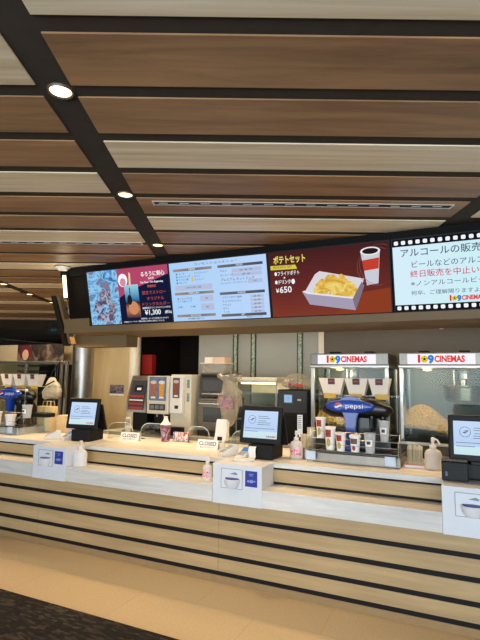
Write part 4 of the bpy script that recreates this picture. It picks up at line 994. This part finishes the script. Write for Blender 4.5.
mb = MB(); mb.tube([(-.1, 0, .22), (-.02, .02, .42), (.02, .1, .555), (.06, .02, .42), (.1, 0, .2)], .008); mb.tube([(-.13, -.10, .08), (-.02, -.11, .2), (.1, -.06, .27)], .01); mb.build('strap', M_BLACKP, t)
# wall things
for x, lab, st_ in ((-4.985, 'left one of two small dark posters on the cream wall', 0), (-4.845, 'right one of two small dark posters on the cream wall', 6)):
    t = thing('wall_poster', lab, 'poster', (x, 5.997, 1.29), group='small posters on the cream wall')
    bx(-.067, .067, -.004, -.0005, 0, .165, .001).build('sheet', art_emit('poster_%d' % st_, [(.3, '161A2A'), (.45, '4A2A34'), (.55, '8A8A96'), (.66, '7A2A32')], 22, seed=st_, em=False), t)
    bx(-.067, .067, -.005, -.0041, 0, .03).build('caption', M_PAPER, t)
t = thing('wall_camera', 'small round security camera on the grey wall under the screens', 'camera', (-.24, 5.999, 2.24), (R(90), 0, 0))
MB().lathe([(0, 0), (.06, 0), (.062, .02), (.05, .03), (0, .03)], n=24).build('base', M_PLW, t)
MB().lathe([(.045, .03), (.042, .055), (.025, .075), (0, .08)], n=24).build('dome', M_GLOSSK, t)
t = thing('red_topped_cabinet', 'dark cabinet with red top box in the dark kitchen doorway beside the cream column', 'cabinet', (-4.45, 6.25, 0))
bx(-.20, .0, .0, .1, .0, 1.62, .004).build('cabinet', M_BROWNP, t); bx(-.20, .0, -.012, .1, 1.621, 1.93, .004).build('panel', plain('panel_red', 'A8201C', .5), t)
t = thing('hanging_sign', 'dark teal hanging sign below the far dark ceiling', 'sign', (-8.4, 8.0, 2.52))
bx(-.19, .19, -.015, .015, 0, .16, .004).build('plate', plain('teal_dark', '24383C', .4), t)
mb = MB(); mb.box(-.09, -.06, -.017, -.0155, .06, .105)
for k in range(4): mb.box(-.045+.035*k, -.022+.035*k, -.017, -.0155, .065, .095)
mb.build('faint_marks', plain('teal_pale', '6A8A90', .5), t)
mb = MB()
for x in (-.15, .15): mb.cyl((x, 0, .155), (x, 0, .232), .006)
mb.build('hanger', M_STEELD, t)

#@@LIGHT
# ------------------------------------------------------------------ light
W = bpy.data.worlds.new('warm_bounce_fill'); S.world = W; W.use_nodes = True
bgn = W.node_tree.nodes['Background']; bgn.inputs[0].default_value = (1, .95, .87, 1); bgn.inputs[1].default_value = 2.0  # warm ambient fill, added to stand for bounce from other lamps
light('window_daylight', 'AREA', (1.5, -4.4, 1.35), 640, (.70, .85, 1), None, (R(121), 0, R(8)), shape='RECTANGLE', size=10, size_y=2.4)
for x in (-4.4, -2.6, -.6): light('kitchen_lamp', 'AREA', (x, 4.9, 2.66), 17, (1, .76, .46), None, (0, 0, 0), shape='RECTANGLE', size=1.3, size_y=.3)
for x in (-5.6, -4.2, -2.8, -1.4, 0): light('counter_warm_fill', 'AREA', (x, 4.15, 2.03), 6.5, (1, .64, .30), None, (0, 0, 0), shape='RECTANGLE', size=1.0, size_y=.12, spread=R(120))  # unseen warm fill added under the housing to brighten the worktop
light('left_shop_lamp', 'AREA', (-7.5, 6.0, 2.6), 26, (1, .80, .52), None, (0, 0, 0), shape='RECTANGLE', size=2, size_y=.4)
